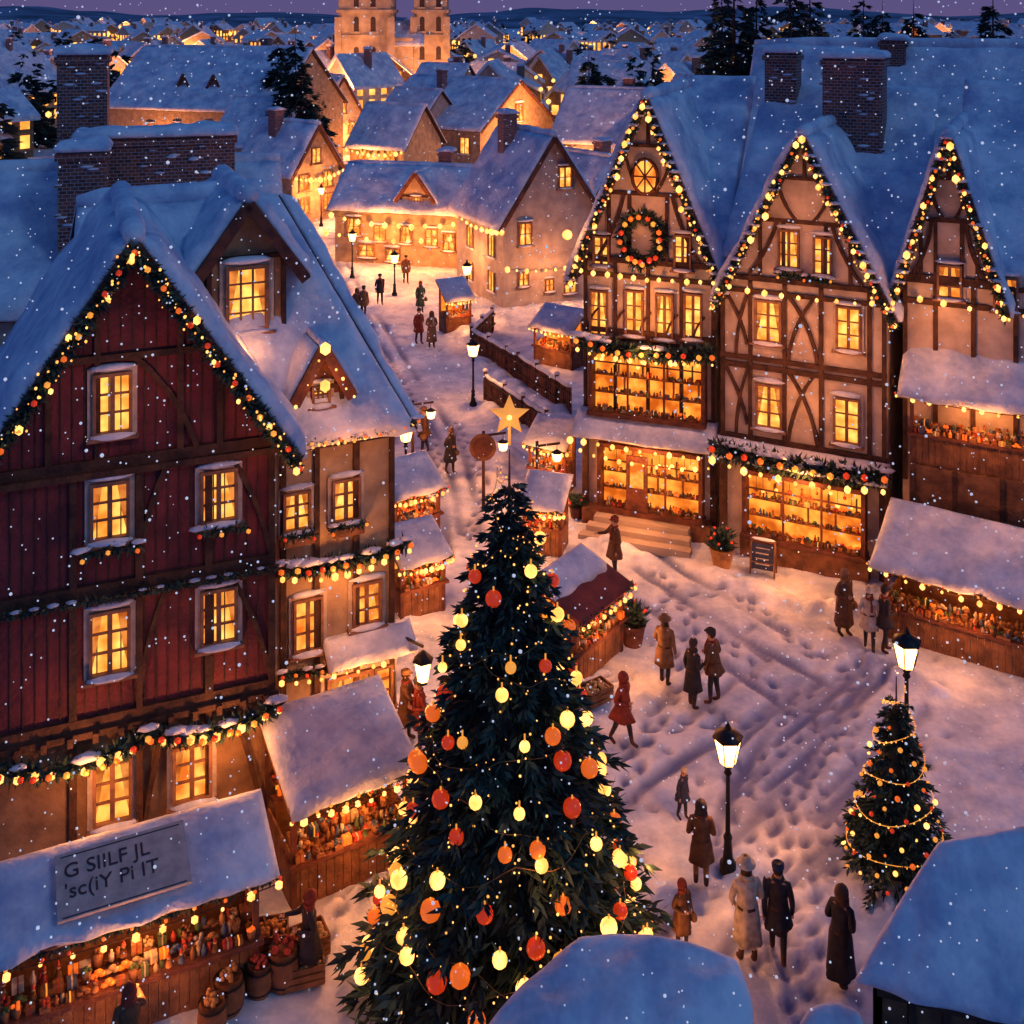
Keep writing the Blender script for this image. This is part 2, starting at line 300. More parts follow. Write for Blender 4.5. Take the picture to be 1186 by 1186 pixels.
    def goods(s,part,x0,x1,y,z,n,sc=1.):
        P=s.p(part)
        for i in range(n):
            x=x0+(x1-x0)*(i+.5)/n+R.uniform(-.02,.02); g=R.choice(GOODS); k=R.random(); w=(x1-x0)/n*.42
            if k<.22:
                P.box(x-w,x+w,y-.12*sc,y+.12*sc,z,z+.07*sc,WOOD)
                for _ in range(9): P.ball((x+R.uniform(-w,w)*.8,y+R.uniform(-.1,.1)*sc,z+.08*sc+R.uniform(0,.04)),.033*sc*R.uniform(.7,1.3),g,1)
            elif k<.36:
                for q in range(3): P.ball((x+(q-1)*.06*sc,y,z+.045*sc+(q==1)*.05),.055*sc,g,1,(1.3,.9,.7),.2)
            elif k<.56: 
                hh=R.uniform(.12,.24)*sc; P.tube([(x,y,z),(x,y,z+hh*.6),(x,y,z+hh*.75),(x,y,z+hh)],[.045*sc,.045*sc,.02*sc,.02*sc],g,8)
                P.tube([(x+.1*sc,y+.03,z),(x+.1*sc,y+.03,z+hh*.8)],.035*sc,R.choice(GOODS),8)
            elif k<.76: # gift box with ribbon
                a=R.uniform(.06,.1)*sc; hh=R.uniform(.08,.17)*sc; P.box(x-a,x+a,y-a*.8,y+a*.8,z,z+hh,g); P.box(x-.012,x+.012,y-a*.8-.004,y+a*.8+.004,z-.001,z+hh+.005,R.choice([G_WHT,G_RED,OGOL]))
            elif k<.88:
                P.tube([(x,y,z),(x,y,z+.16*sc)],[.06*sc,.085*sc],WOOD,8)
                for _ in range(6): P.ball((x+R.uniform(-.06,.06)*sc,y+R.uniform(-.06,.06)*sc,z+.18*sc),.035*sc,g,1)
            else: # small doll
                P.loft([((x,y,z),.06*sc,.05*sc),((x,y,z+.12*sc),.03*sc,.03*sc)],g,8); P.ball((x,y,z+.15*sc),.035*sc,G_CRM,1); P.loft([((x,y,z+.17*sc),.036*sc,.036*sc),((x,y,z+.25*sc),.004,.004)],G_RED,8)
    def shopfront(s,u0,u1,z0,z1,y=0.,e=60,shelves=3,door=None,gar=True):
        P=s.p('shopfront')
        P.add([(u0,y-.02,z0),(u1,y-.02,z0),(u1,y-.02,z1),(u0,y-.02,z1)],[(0,1,2,3)],SHOP)
        d=.46
        P.box(u0-.12,u0,y-d,y+.02,z0-.1,z1+.1,TIM2);P.box(u1,u1+.12,y-d,y+.02,z0-.1,z1+.1,TIM2)
        P.box(u0,u1,y-d-.03,y+.02,z1,z1+.13,TIM2);P.box(u0-.15,u1+.15,y-d-.12,y+.02,z0-.12,z0-.002,TIM2)
        n=max(2,int((u1-u0)/.9))
        for i in range(1,n): x=u0+(u1-u0)*i/n; P.box(x-.03,x+.03,y-d+.01,y-d+.06,z0,z1,TIM2)
        P.box(u0,u1,y-d+.013,y-d+.05,z1-.42,z1-.38,TIM2)
        h=z1-z0
        for j in range(shelves):
            zz=z0+h*.85*j/shelves
            if j:
                P.box(u0,u1,y-.22,y-.03,zz-.025,zz,WOOD)
                for q in range(1,int((u1-u0)/.8)+1): x=u0+q*.8+(j%2)*.2; (x<u1-.1) and P.box(x-.015,x+.015,y-.2,y-.03,zz,zz+h*.8/shelves,WOOD)
            s.goods('goods',u0+.05,u1-.05,y-.14,zz+.005,int((u1-u0)/.2),.9)
        s.goods('goods',u0+.05,u1-.05,y-.36,z0+.005,int((u1-u0)/.22),.75)
        for i in range(int((u1-u0)/.2)):
            x=u0+.1+i*.2; l=R.uniform(.06,.5); P.tube([(x,y-.34,z1),(x,y-.34,z1-l)],.008,TIM,4); P.ball((x,y-.34,z1-l),R.uniform(.035,.09),R.choice([BULB,BULB,SBULB,ORED,G_BRN]),1)
        s.light((u0+u1)/2,y-.4,z1-.12,e*.09,.08); s.light((u0+u1)/2,y-1.1,z1+.1,e,.1)
CURT=emis('curtain_glow',(.8,.16,.02),(.95,.3,.06),.6,1.0,3)
def awning(h,u0,u1,z0,z1,y0,y1,snow=.14):
    A=Vector((u0,y1,z0));B=Vector((u1,y1,z0));C=Vector((u1,y0,z1));D=Vector((u0,y0,z1)); n=(B-A).cross(D-A).normalized()
    h.p('awning').add([v for v in (A,B,C,D)]+[v-n*.07 for v in (A,B,C,D)],[(0,1,2,3),(7,6,5,4),(0,4,5,1),(1,5,6,2),(2,6,7,3),(3,7,4,0)],WOOD)
    h.p('snow').snow(*[v+n*.01 for v in (A,B,C,D)],snow,cell=.15)
def chimney(h,x,y,w,d,z0,z1):
    P=h.p('chimney'); P.box(x-w/2,x+w/2,y-d/2,y+d/2,z0,z1,BRICK); P.box(x-w/2-.08,x+w/2+.08,y-d/2-.08,y+d/2+.08,z1-.28,z1-.1,BRICK)
    h.p('snow').snow((x-w/2-.12,y-d/2-.12,z1),(x+w/2+.12,y-d/2-.12,z1),(x+w/2+.12,y+d/2+.12,z1+.02),(x-w/2-.12,y+d/2+.12,z1+.02),.26,cell=.12)
    for i in range(int(w*(z1-z0)*4)):
        a=R.uniform(-w/2,w/2);zz=R.uniform(z0,z1-.3); P.box(x+a-.1,x+a+.1,y-d/2-.03,y-d/2,zz-.04,zz+.03,BRICK)
        if R.random()<.75: h.p('snow').ball((x+a,y-d/2-.02,zz+.04),R.uniform(.1,.22),SNOW,1,(1,.3,.22),.2)
def dormer(h,x,y,z,w,hh,rz,D,wall,winw,winh,t=.14,ov=.25,lights=False):
    P=h.p('dormer'); x0=x-w/2;x1=x+w/2;e=z+hh
    pr=[(x0,z-.6),(x1,z-.6),(x1,e),(x,rz),(x0,e)]
    P.add([(a,y,b) for a,b in pr]+[(a,y+D,b) for a,b in pr],[(0,1,2,3,4),(1,6,7,2),(0,4,9,5)],wall)
    h.gable_roof(y+D,e,rz,ov,.28,t,x0,x1,y)
    h.window(x,z+hh*.52,winw,winh,y=y,rows=4,cols=3)
    h.tim([(x0+.05,z-.2),(x0+.05,e)],.1,y);h.tim([(x1-.05,z-.2),(x1-.05,e)],.1,y);h.tim([(x0,e),(x1,e)],.1,y)
    if lights:
        k=(rz-e)/(w/2)
        for sg in(-1,1): bulbs(h.p('lights'),[(x,y-.36,rz),(x+sg*(w/2+ov),y-.36,e-k*ov)],.22,.04,wire=False)

# ---- red timber house (left)
def L2(px,y): return Vector(((px-593)/F*y,y,0))
rh=House('red_timber_house',(-9.54,20.06),(-4.65,22.0)); W=rh.W; e,r=8.3,12.2; rh.wm=RED
rh.gable_body(5.6,e,r,RED,zb=3.38); rh.p('walls').box(.06,W-.06,.06,5.5,-.3,3.379,BROWNP)
for i in range(int(W/.21)): # upright boards on the upper storeys
    x=.1+i*.21; zt=rh.gline(x,e,r,0,W)-.12
    rh.p('walls').box(x-.012,x+.012,-.018,.0,3.4,zt,TIM)
rh.gable_roof(5.6,e,r,.35,.4,.26)
for z in (8.15,5.84,3.4): rh.tim([(0,z),(W,z)],.2); rh.p('timber').box(-.05,W+.05,-.16,-.08,z-.22,z-.1,TIM)
for z0,z1 in ((3.4,5.84),(5.84,8.15),(-.2,3.4)):
    us=[.07,W*.3,W*.52,W*.76,W-.07]
    for u in us: rh.tim([(u,z0),(u,z1)],.13)
    rh.brace((W*.52,z0+.1),(W*.62,z1-.1),.12,.09);rh.brace((W-.1,z0+.15),(W*.83,z1-.1),-.1,.09)
for u in (W*.22,W*.38,W*.66,W*.8):rh.tim([(u,8.2),(u,rh.gline(u,e,r,0,W)-.1)],.11)
rh.tim([(W*.26,10.1),(W*.74,10.1)],.13); rh.brace((W*.5,10.1),(W*.72,8.2),.15,.1)
for i in range(12): x=.2+i*(W-.4)/11; rh.p('timber').box(x-.05,x+.05,-.24,-.02,3.12,3.29,TIM);rh.p('timber').box(x-.05,x+.05,-.2,-.02,5.6,5.73,TIM)
for a in ((130,466,38,64),(127,590,38,60),(253,573,36,54),(127,742,40,68),(253,712,36,58)):
    rh.winpx(*a,cols=2,rows=3)
for a in ((130,915,38,66),(222,892,38,60)): rh.winpx(*a,cols=2,rows=3,m=WIN2)
u,z=rh.at(127,632);garland(rh.p('garland'),[(u-.5,-.2,z),(u+.5,-.2,z)],.14,40); u,z=rh.at(255,608);garland(rh.p('garland'),[(u-.45,-.2,z),(u+.45,-.2,z)],.14,40)
G=rh.p('garland')
for (x0,x1,z,s_) in ((.1,W*.55,3.1,.3),(W*.55,W,3.1,.25)): garland(G,sag((x0,-.28,z),(x1,-.28,z),s_),.19,60); bulbs(rh.p('lights'),sag((x0,-.36,z-.02),(x1,-.36,z-.02),s_),.45,.065,wire=False)
for z in (5.72,): garland(G,[(0,-.22,z),(W,-.22,z)],.09,45,True,False)
for sg in (-1,1):
    k=(r-e)/(W/2); pts=[(W/2,-.5,r-.05),(W/2+sg*(W/2+.35),-.5,e-k*.35)]
    garland(G,pts,.18,70,False); bulbs(rh.p('lights'),[(p[0],-.64,p[2]) for p in pts],.09,.02,SBULB,.16,False); bulbs(rh.p('lights'),[(p[0],-.64,p[2]) for p in pts],.8,.055,BULB,.14,False)
rh.light(W*.35,-.9,2.7,42);rh.light(W*.8,-.8,2.7,42); rh.light(W*.5,-1.3,9.6,14); rh.light(W*.95,-1.2,8.0,12); rh.light(W*.55,-1.5,5.2,9)
rh.finish()
# ---- beige house
bL=L2(322,24.5);bR=L2(457,25.6); bd=(bR-bL).normalized(); bL0=bL-bd*4.2
bh=House('beige_timber_house',bL0,bR); W=bh.W; bh.wm=BEIGE; o=4.2
bh.p('walls').box(0,W,0,6,-.3,7.6,BEIGE)
bh.eave_roof(6,7.55,12.0,0,W,.35,.3,hl=.6,hr=2.4)
for z in (7.35,6.95,4.25,1.95): bh.tim([(o,z),(W,z)],.17)
for u in (o+.1,o+.85,o+1.75,W-.08): bh.tim([(u,-.2),(u,7.4)],.13)
for i in range(6): x=o+.15+i*.42; bh.brace((x,6.95),(x+.22,7.5),.05,.08)
bh.winpx(343,591,26,40,box=True); bh.winpx(400,578,27,44,box=True); bh.winpx(356,722,28,56,m=WIN2); bh.winpx(424,697,28,44,m=WIN2)
bh.winpx(404,800,44,36,m=WIN2,cols=3,rows=2,snow=False);bh.winpx(443,792,16,40,m=WIN2,snow=False,cols=1)
garland(bh.p('garland'),sag((o,-.3,4.5),(W+.2,-.3,4.5),.15),.2,60);garland(bh.p('garland'),sag((o,-.3,2.2),(W+.2,-.3,2.2),.1),.13,50)
bulbs(bh.p('lights'),sag((o,-.42,4.35),(W+.2,-.42,4.4),.2),.36,.065,wire=False);bulbs(bh.p('lights'),sag((o,-.4,2.1),(W+.2,-.4,2.1),.15),.3,.05,wire=False)
bulbs(bh.p('lights'),sag((o,-.5,7.2),(W+.4,-.5,7.25),.12),.14,.03,SBULB,wire=False);garland(bh.p('garland'),sag((o,-.45,7.25),(W+.4,-.45,7.3),.1),.12,50)
awning(bh,W-1.7,W+.35,2.2,2.6,0,-.6)
bh.light(o+1.2,-1,4.1,44);bh.light(o+1.6,-1,1.7,55); bh.light(o+1.5,-1.2,6.7,18)
u,z=bh.at(285,395,1.0); dormer(bh,u,.95,z,1.75,1.9,z+3.1,3.4,BROWNP,.8,1.3,.28,.4); bh.light(u,.1,z+.2,9)
u,z=bh.at(370,465,-.1); dormer(bh,u,-.15,z,1.05,.35,z+1.25,1.8,TIM2,.3,.3,.1,.12,True)
bulbs(bh.p('lights'),[(u,-.6,z+1.35),(u,-.6,z+1.36)],.2,.1,jit=0);bulbs(bh.p('lights'),[(u+.02,-.5,z+.5),(u+.02,-.5,z+.51)],.2,.1,jit=0); bh.light(u,-.9,z+.6,12)
u,z=bh.at(490,775,-.9)
P=bh.p('wall_lantern'); P.beam((W,-.3,z+.55),(u,-.9,z+.5),.05,.05,IRON);P.loft([((u,-.9,z-.25),.12,.12),((u,-.9,z+.2),.2,.2)],LAMPG,6);P.loft([((u,-.9,z+.2),.25,.25),((u,-.9,z+.42),.03,.03)],IRON,6);P.loft([((u,-.9,z-.31),.12,.12),((u,-.9,z-.25),.12,.12)],IRON,6)
bh.light(u,-.9,z,85,.07)
bh.light(W+.9,1.5,2.6,110)
bh.finish()
# ---- house behind on the left with brick chimneys
lh=House('brick_chimney_house',(-17,30),(-6.8,33)); W=lh.W; lh.wm=GREYP
lh.p('walls').box(0,W,0,8,-.3,8.4,GREYP); lh.eave_roof(8,8.3,11.5,0,W,.3,.3)
u,z=lh.at(182,208,2.6); zt=lh.at(180,156,2.6)[1]
chimney(lh,u,2.6,4.6,.9,8.5,zt); chimney(lh,lh.at(97,90,5)[0],5,1.5,1.2,9,lh.at(97,62,5)[1]); chimney(lh,lh.at(97,200,1)[0],1.0,1.3,1,8,lh.at(97,172,1)[1])
lh.finish()
# ---- right timber row
def timber_gable(h,e,r,x0,x1,y=0.,m=TIM):
    xm=(x0+x1)/2; w=x1-x0
    h.tim([(x0,e),(x1,e)],.16,y,m)
    z1=e+(r-e)*.42; k=.42; h.tim([(x0+w/2*k,z1),(x1-w/2*k,z1)],.13,y,m); z2=e+(r-e)*.72; h.tim([(xm-w/2*.28,z2),(xm+w/2*.28,z2)],.1,y,m)
    h.tim([(xm,z2),(xm,r-.1)],.1,y,m)
    for f in (.2,.36,.64,.8):
        x=x0+w*f; h.tim([(x,e),(x,min(z1,h.gline(x,e,r,x0,x1)-.05))],.1,y,m)
    h.brace((x0+w*.12,e+.1),(x0+w*.32,z1),-.1,.1,y,m);h.brace((x1-w*.12,e+.1),(x1-w*.32,z1),.1,.1,y,m)
    h.brace((xm-w*.05,z1),(xm-w*.18,z2-.1),.1,.09,y,m);h.brace((xm+w*.05,z1),(xm+w*.18,z2-.1),-.1,.09,y,m)
def gable_lights(h,e,r,x0,x1,y,ov=.3,gar=True,big=.08):
    xm=(x0+x1)/2;k=(r-e)/(xm-x0)
    for sg,xe in((-1,x0-ov),(1,x1+ov)):
        pts=[(xm,y,r),(xe,y,e-k*ov)]
        if gar: garland(h.p('garland'),pts,.16,45,True)
        bulbs(h.p('lights'),[(p[0],y-.12,p[2]) for p in pts],.48,big,BULB,.12,False); bulbs(h.p('lights'),[(p[0],y-.1,p[2]-.1) for p in pts],.17,.03,SBULB,.13,False)
D=6.
r1=House('timber_frame_house',(2.35,36.8),(6.41,35.3)); W=r1.W; e,r=8.5,13.7; r1.wm=CREAM
r1.p('walls').box(0,W,0,D,-.3,8.7,CREAM); r1.gable_body(D,e,r,CREAM,zb=8.4)
r1.gable_roof(D,e,r,.35,.45,.24)
r1.p('snow').snow((W*.6,.6,9.0),(W+.3,.6,9.0),(W+.3,D+.8,14.1),(W*.5,D+.8,14.1),.25)
for z in (8.5,8.0,6.2,5.9,3.6,3.3): r1.tim([(0,z),(W,z)],.15)
for u in (.07,W*.25,W*.5,W*.75,W-.07): r1.tim([(u,3.4),(u,8.4)],.12)
for u in (.07,W-.07): r1.tim([(u,-.2),(u,3.4)],.2)
for i in range(5): x=W*(i+.2)/5; r1.brace((x,6.25),(x+.35,6.9),.06,.07)
timber_gable(r1,e,r,0,W)
for px in (694,735,770,803): r1.winpx(px,362 if px<750 else 366,17,48,cols=2,rows=3,sur=False,m=WIN)
u,z=r1.at(748,204)
P=r1.p('windows'); n=16
P.add([(u+.4*math.cos(2*math.pi*i/n),-.1,z+.55*math.sin(2*math.pi*i/n)) for i in range(n)],[tuple(range(n))],WIN2)
P.tube([(u+.42*math.cos(2*math.pi*i/n),-.12,z+.57*math.sin(2*math.pi*i/n)) for i in range(n+1)],.06,TIM2,6)
for a in (0,math.pi/4,math.pi/2,3*math.pi/4): P.beam((u-.4*math.cos(a),-.13,z-.55*math.sin(a)),(u+.4*math.cos(a),-.13,z+.55*math.sin(a)),.05,.03,TIM2)
r1.winpx(697,290,15,30,sur=False);r1.winpx(791,292,16,36,sur=False)
u,z=r1.at(745,275); garland(r1.p('wreath'),[(u+.62*math.cos(a*.4),-.2,z+.75*math.sin(a*.4)) for a in range(17)],.28,50,False)
for i in range(3): r1.p('wreath').ball((u+.3*(i-1),-.4,z-.72+.1*abs(i-1)),.09,ORED,2)
gable_lights(r1,e,r,0,W,-.58)
garland(r1.p('garland'),sag((0,-.55,5.95),(W,-.55,5.95),.2),.28,65)
bulbs(r1.p('lights'),sag((0,-.3,8.15),(W,-.3,8.15),.12),.3,.07,wire=False);bulbs(r1.p('lights'),sag((0,-.75,5.7),(W,-.75,5.7),.15),.35,.07,wire=False)
a=r1.at(690,470);b=r1.at(815,412); r1.shopfront(a[0],b[0],a[1],b[1],e=40)
a=r1.at(700,597);b=r1.at(812,530); r1.shopfront(a[0],b[0],.65,2.55,e=72)
awning(r1,-.15,W+.1,3.0,3.6,0,-1.0)
bulbs(r1.p('lights'),sag((-.15,-1.0,2.9),(W+.1,-1.0,2.9),.1),.28,.085,wire=False); bulbs(r1.p('lights'),sag((.1,-.6,2.4),(W-.1,-.6,2.4),.2),.3,.06,wire=False)
for i in range(3): r1.p('steps').box(.6-.15*i,W-.7+.1*i,-.9-.35*i,-.55-.35*i,-.1,.48-.16*i,STONE)
r1.p('steps').box(.1,W-.1,-.55,0,-.1,.52,WOOD)
r1.p('door').box(W*.36,W*.52,-.5,-.44,.52,2.4,TIM2); r1.p('door').box(W*.39,W*.49,-.52,-.5,1.4,2.2,WIN2)
r1.light(W*.5,-1.3,7.4,42);r1.light(W*.5,-1.3,10.3,30);r1.light(W*.5,-2.0,1.6,50);r1.light(-.5,-.6,9.5,22)
u,z=r1.at(657,272,-.3); r1.p('lights').ball((u,-.3,z),.17,BULB,2)
r1.finish()
r2=House('timber_frame_house',(6.47,34.8),(10.9,32.6)); W=r2.W; e,r=8.4,12.75; r2.wm=CREAM; gx0,gx1=.35,W-.15
r2.p('walls').box(0,W,0,D,-.3,8.5,CREAM); r2.gable_body(D,e,r,CREAM,gx0,gx1,zb=8.4); r2.gable_roof(D,e,r,.4,.45,.24,gx0,gx1)
r2.p('snow').snow((-.2,.6,8.8),(W*.45,.6,8.8),(W*.5,D+.6,13.9),(-.2,D+.6,13.9),.25); r2.p('snow').snow((W*.6,.6,8.8),(W+.8,.6,8.8),(W+.8,D+.6,13.9),(W*.4,D+.6,13.9),.25)
for z in (8.4,8.0,5.95,5.7,3.5,3.2): r2.tim([(0,z),(W,z)],.15)
for u in (.08,W*.19,W*.4,W*.62,W*.9,W-.08): r2.tim([(u,3.3),(u,8.3)],.12)
r2.tim([(.1,-.2),(.1,3.4)],.22);r2.tim([(W-.1,-.2),(W-.1,3.4)],.22)
for z0,z1 in ((3.5,5.7),(5.95,8.0)):
    r2.brace((W*.42,z0),(W*.58,z1),.15,.11);r2.brace((W*.6,z0+.1),(W*.42,z1),-.15,.11); r2.brace((W*.1,z0),(W*.18,z1),.1,.09);r2.brace((.1,z1),(W*.17,z0+.4),.1,.09)
timber_gable(r2,e,r,gx0,gx1)
for a in ((914,288,20,40),(953,296,17,40),(890,372,26,44),(983,380,24,46),(891,470,26,46),(981,487,26,48)): r2.winpx(*a,sur=a[1]>300)
gable_lights(r2,e,r,gx0,gx1,-.58,.4)
for u,z in (r2.at(918,318),r2.at(948,322)):garland(r2.p('garland'),[(u-.4,-.2,z),(u+.4,-.2,z)],.14,50)
a=r2.at(868,630);b=r2.at(1000,560); r2.shopfront(a[0],b[0],.75,2.55,e=75)
garland(r2.p('garland'),sag((0,-.6,3.25),(W,-.6,3.25),.12),.32,75); bulbs(r2.p('lights'),sag((0,-.85,2.95),(W,-.85,2.95),.2),.3,.085,wire=False)
awning(r2,-.1,W+.1,3.0,3.4,0,-.7,.12)
r2.p('shopfront').box(a[0]-.2,b[0]+.2,-.4,-.02,-.1,.62,WOOD)
bulbs(r2.p('lights'),sag((-.1,-.5,8.25),(W+.2,-.5,8.25),.15),.4,.07,wire=False)
r2.light(W*.5,-2.0,1.6,55);r2.light(W*.3,-1.4,7.4,36);r2.light(W*.75,-1.3,6.9,30);r2.light(W*.5,-1.3,4.8,26); r2.light(W*.5,-1.3,10.3,22)
u,z=r2.at(990,140,4.5); chimney(r2,u,4.5,1.9,1.1,11,r2.at(990,66,4.5)[1])
u,z=r2.at(907,100,6); chimney(r2,u,6,1.1,.9,12.8,r2.at(907,60,6)[1])
r2.finish()
r3=House('timber_frame_house',(11.35,32.6),(14.6,31.0)); W=r3.W;e,r=8.9,12.9;r3.wm=CREAM; gx1=2.5
r3.p('walls').box(0,W+4,0,D,-.3,9,CREAM); r3.gable_body(D,e,r,CREAM,0,gx1,zb=8.9); r3.gable_roof(D,e,r,.25,.4,.2,0,gx1)
r3.p('snow').snow((1.2,.3,8.9),(W+5,.3,8.9),(W+5,D+.4,14.2),(1.2,D+.4,14.2),.25)
timber_gable(r3,e,r,0,gx1); gable_lights(r3,e,r,0,gx1,-.5,.25)
for z in (8.8,8.2,6.3): r3.tim([(0,z),(W+3,z)],.15)
for u in (.07,.9,1.9,3): r3.tim([(u,3),(u,8.8)],.12)
r3.winpx(1100,326,24,34,m=WIN2); r3.winpx(1165,340,24,34,m=WIN2)
bulbs(r3.p('lights'),sag((-.2,-.3,8.4),(W+3,-.3,8.4),.2),.35,.07,wire=False); r3.light(1.2,-1.3,7.9,36)
r3.finish()
bk=House('long_roof_house',(9.2,45),(26,38)); bk.wm=GREYP; bk.p('walls').box(0,bk.W,0,9,-.3,9.5,GREYP); bk.eave_roof(9,9.5,15,0,bk.W,.3,.3)
chimney(bk,bk.at(1035,60,4)[0],4,1.0,1,12,15.4); bk.finish()

# ------------------------------------------------------------------ stalls
def stall(name,L,Rr,depth,zf,zb,z0=0.,e=60,t=.22,over=.3,roofm=WOOD,parent=None,side=.3,shelf=True,s0=0.):
    h=House(name,L,Rr,z0); W=h.W; P=h.p('frame')
    for x in (.05,W-.05):
        P.box(x-.05,x+.05,.0,.1,-.1,zf,TIM2); P.box(x-.05,x+.05,depth-.1,depth,-.1,zb,TIM2)
    n=max(3,int(W/.16))
    for i in range(n): x=W*i/n; P.box(x+.006,x+W/n-.006,.02+R.random()*.012,.06,0,.78,WOOD)
    P.box(-.06,W+.06,-.12,.55,.8,.87,TIM2); P.box(0,W,depth-.04,depth,0,zb-.1,WOOD)
    for x in (0,W-.04): P.box(x,x+.04,.1,depth-.05,0,1.0,WOOD)
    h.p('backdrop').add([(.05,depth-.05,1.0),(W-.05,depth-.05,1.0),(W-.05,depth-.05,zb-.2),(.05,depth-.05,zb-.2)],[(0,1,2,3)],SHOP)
    h.goods('goods',.05,W-.05,.0,.875,int(W/.19),.95);h.goods('goods',.05,W-.05,.22,.89,int(W/.2),1.05);h.goods('goods',.05,W-.05,.42,.95,int(W/.2),1.1)
    if shelf:
        for z in (1.25,1.6):
            P.box(.05,W-.05,depth-.4,depth-.06,z-.03,z,TIM2); h.goods('goods',.1,W-.1,depth-.25,z+.005,int(W/.2),1.)
    k=(zb-zf)/depth
    A=Vector((-side,-over,zf-k*over));B=Vector((W+side,-over,zf-k*over));C=Vector((W+side,depth+.2,zb+k*.2));E=Vector((-side,depth+.2,zb+k*.2))
    n_=(B-A).cross(E-A).normalized()
    h.p('roof').add([v for v in (A,B,C,E)]+[v+n_*.07 for v in (A,B,C,E)],[(0,1,2,3),(7,6,5,4),(0,4,5,1),(1,5,6,2),(2,6,7,3),(3,7,4,0)],roofm)
    sA=A.lerp(E,s0);sB=B.lerp(C,s0)
    h.p('snow').snow(*[v+n_*.06 for v in (sA,sB,C,E)],t,cell=.14,wob=.16,rnd=2)
    bulbs(h.p('lights'),sag((-side,-over-.02,zf-.12),(W+side,-over-.02,zf-.12),.1),.28,.055,wire=True)
    for i in range(int(W/.24)): x=.15+i*.24;l=R.uniform(.1,.35); P.tube([(x,.1,zf),(x,.1,zf-l)],.008,TIM,4); P.ball((x,.1,zf-l),R.uniform(.03,.07),R.choice([ORED,OGOL,BULB,BULB,G_BRN]),1,(1,1,R.choice([1,1,2.2])))
    garland(h.p('garland'),sag((-side,-over+.03,zf-.02),(W+side,-over+.03,zf-.02),.06),.1,50,False)
    h.light(W/2,.3,zf-.3,e*.34,.08)
    h.light(W/2,-.75,zf-.6,e*.5,.1)
    if parent: h.root.parent=parent.root; h.root.matrix_parent_inverse=parent.root.matrix_world.inverted()
    return h
s1=stall('market_stall',(-8.0,17.33),(-4.28,19.0),1.15,1.95,2.3,e=85,over=.2,t=.17)
P=s1.p('sign'); k=.35/1.15; A=Vector((.9,-.18,2.29));B=Vector((2.95,-.18,2.29));dz=Vector((0,1.05,1.05*k))
P.add([A,B,B+dz,A+dz,A-Vector((0,0,.04)),B-Vector((0,0,.04)),B+dz-Vector((0,0,.04)),A+dz-Vector((0,0,.04))],[(0,1,2,3),(0,4,5,1),(1,5,6,2),(2,6,7,3),(3,7,4,0)],CLOTH)
for q in (.0,1.03): P.box(.98,2.87,-.16+q*.93,-.14+q*.93,2.292+q*.93*k,2.30+q*.93*k+.004,INK)
s1.finish()
tx=bpy.data.curves.new('sign_lettering','FONT'); tx.body="G SIILF JL\n'sc(iY Pi IT"; tx.size=.34; tx.extrude=.004; tx.materials.append(INK)
to=bpy.data.objects.new('sign_lettering',tx); scn.collection.objects.link(to); to.parent=s1.root; to.location=(1.02,.45,2.30+.63*k); to.rotation_euler=(math.atan(k),0,0)
s2=stall('market_stall',gp(338,1056),gp(474,1000),1.6,2.0,2.55,e=85,t=.22,side=.12); s2.finish()
s3=stall('market_stall',gp(1024,738),gp(1215,795),1.7,2.0,2.75,e=85,t=.25); s3.finish()
s4=stall('market_stall',(11.2,31.6),(14.6,29.9),1.6,2.05,3.0,z0=3.85,e=80,t=.25,shelf=True,parent=r3); P=s4.p('frame'); P.box(0,s4.W,-.1,1.6,-3.9,-.02,WOOD)
for x in (0.1,1.2,2.4): P.box(x-.07,x+.07,-.15,-.1,-3.9,0,TIM)
s4.finish()
s5=stall('market_kiosk',gp(668,800),gp(722,752),1.2,1.75,2.2,e=75,t=.07,roofm=RED,side=.1,over=.25,s0=.5); s5.finish()
for (a,b,zf,zb,ee) in (((457,640),(510,624),1.7,2.2,75),((464,722),(516,707),1.6,2.0,60),((612,568),(655,576),1.7,2.1,80),((605,640),(650,646),1.5,1.9,55),((618,420),(662,430),1.8,2.4,110),((517,388),(546,384),1.8,2.4,90)):
    q=stall('market_stall',gp(*a),gp(*b),1.0,zf,zb,e=ee,t=.2,side=.12,over=.2,shelf=False); q.finish()
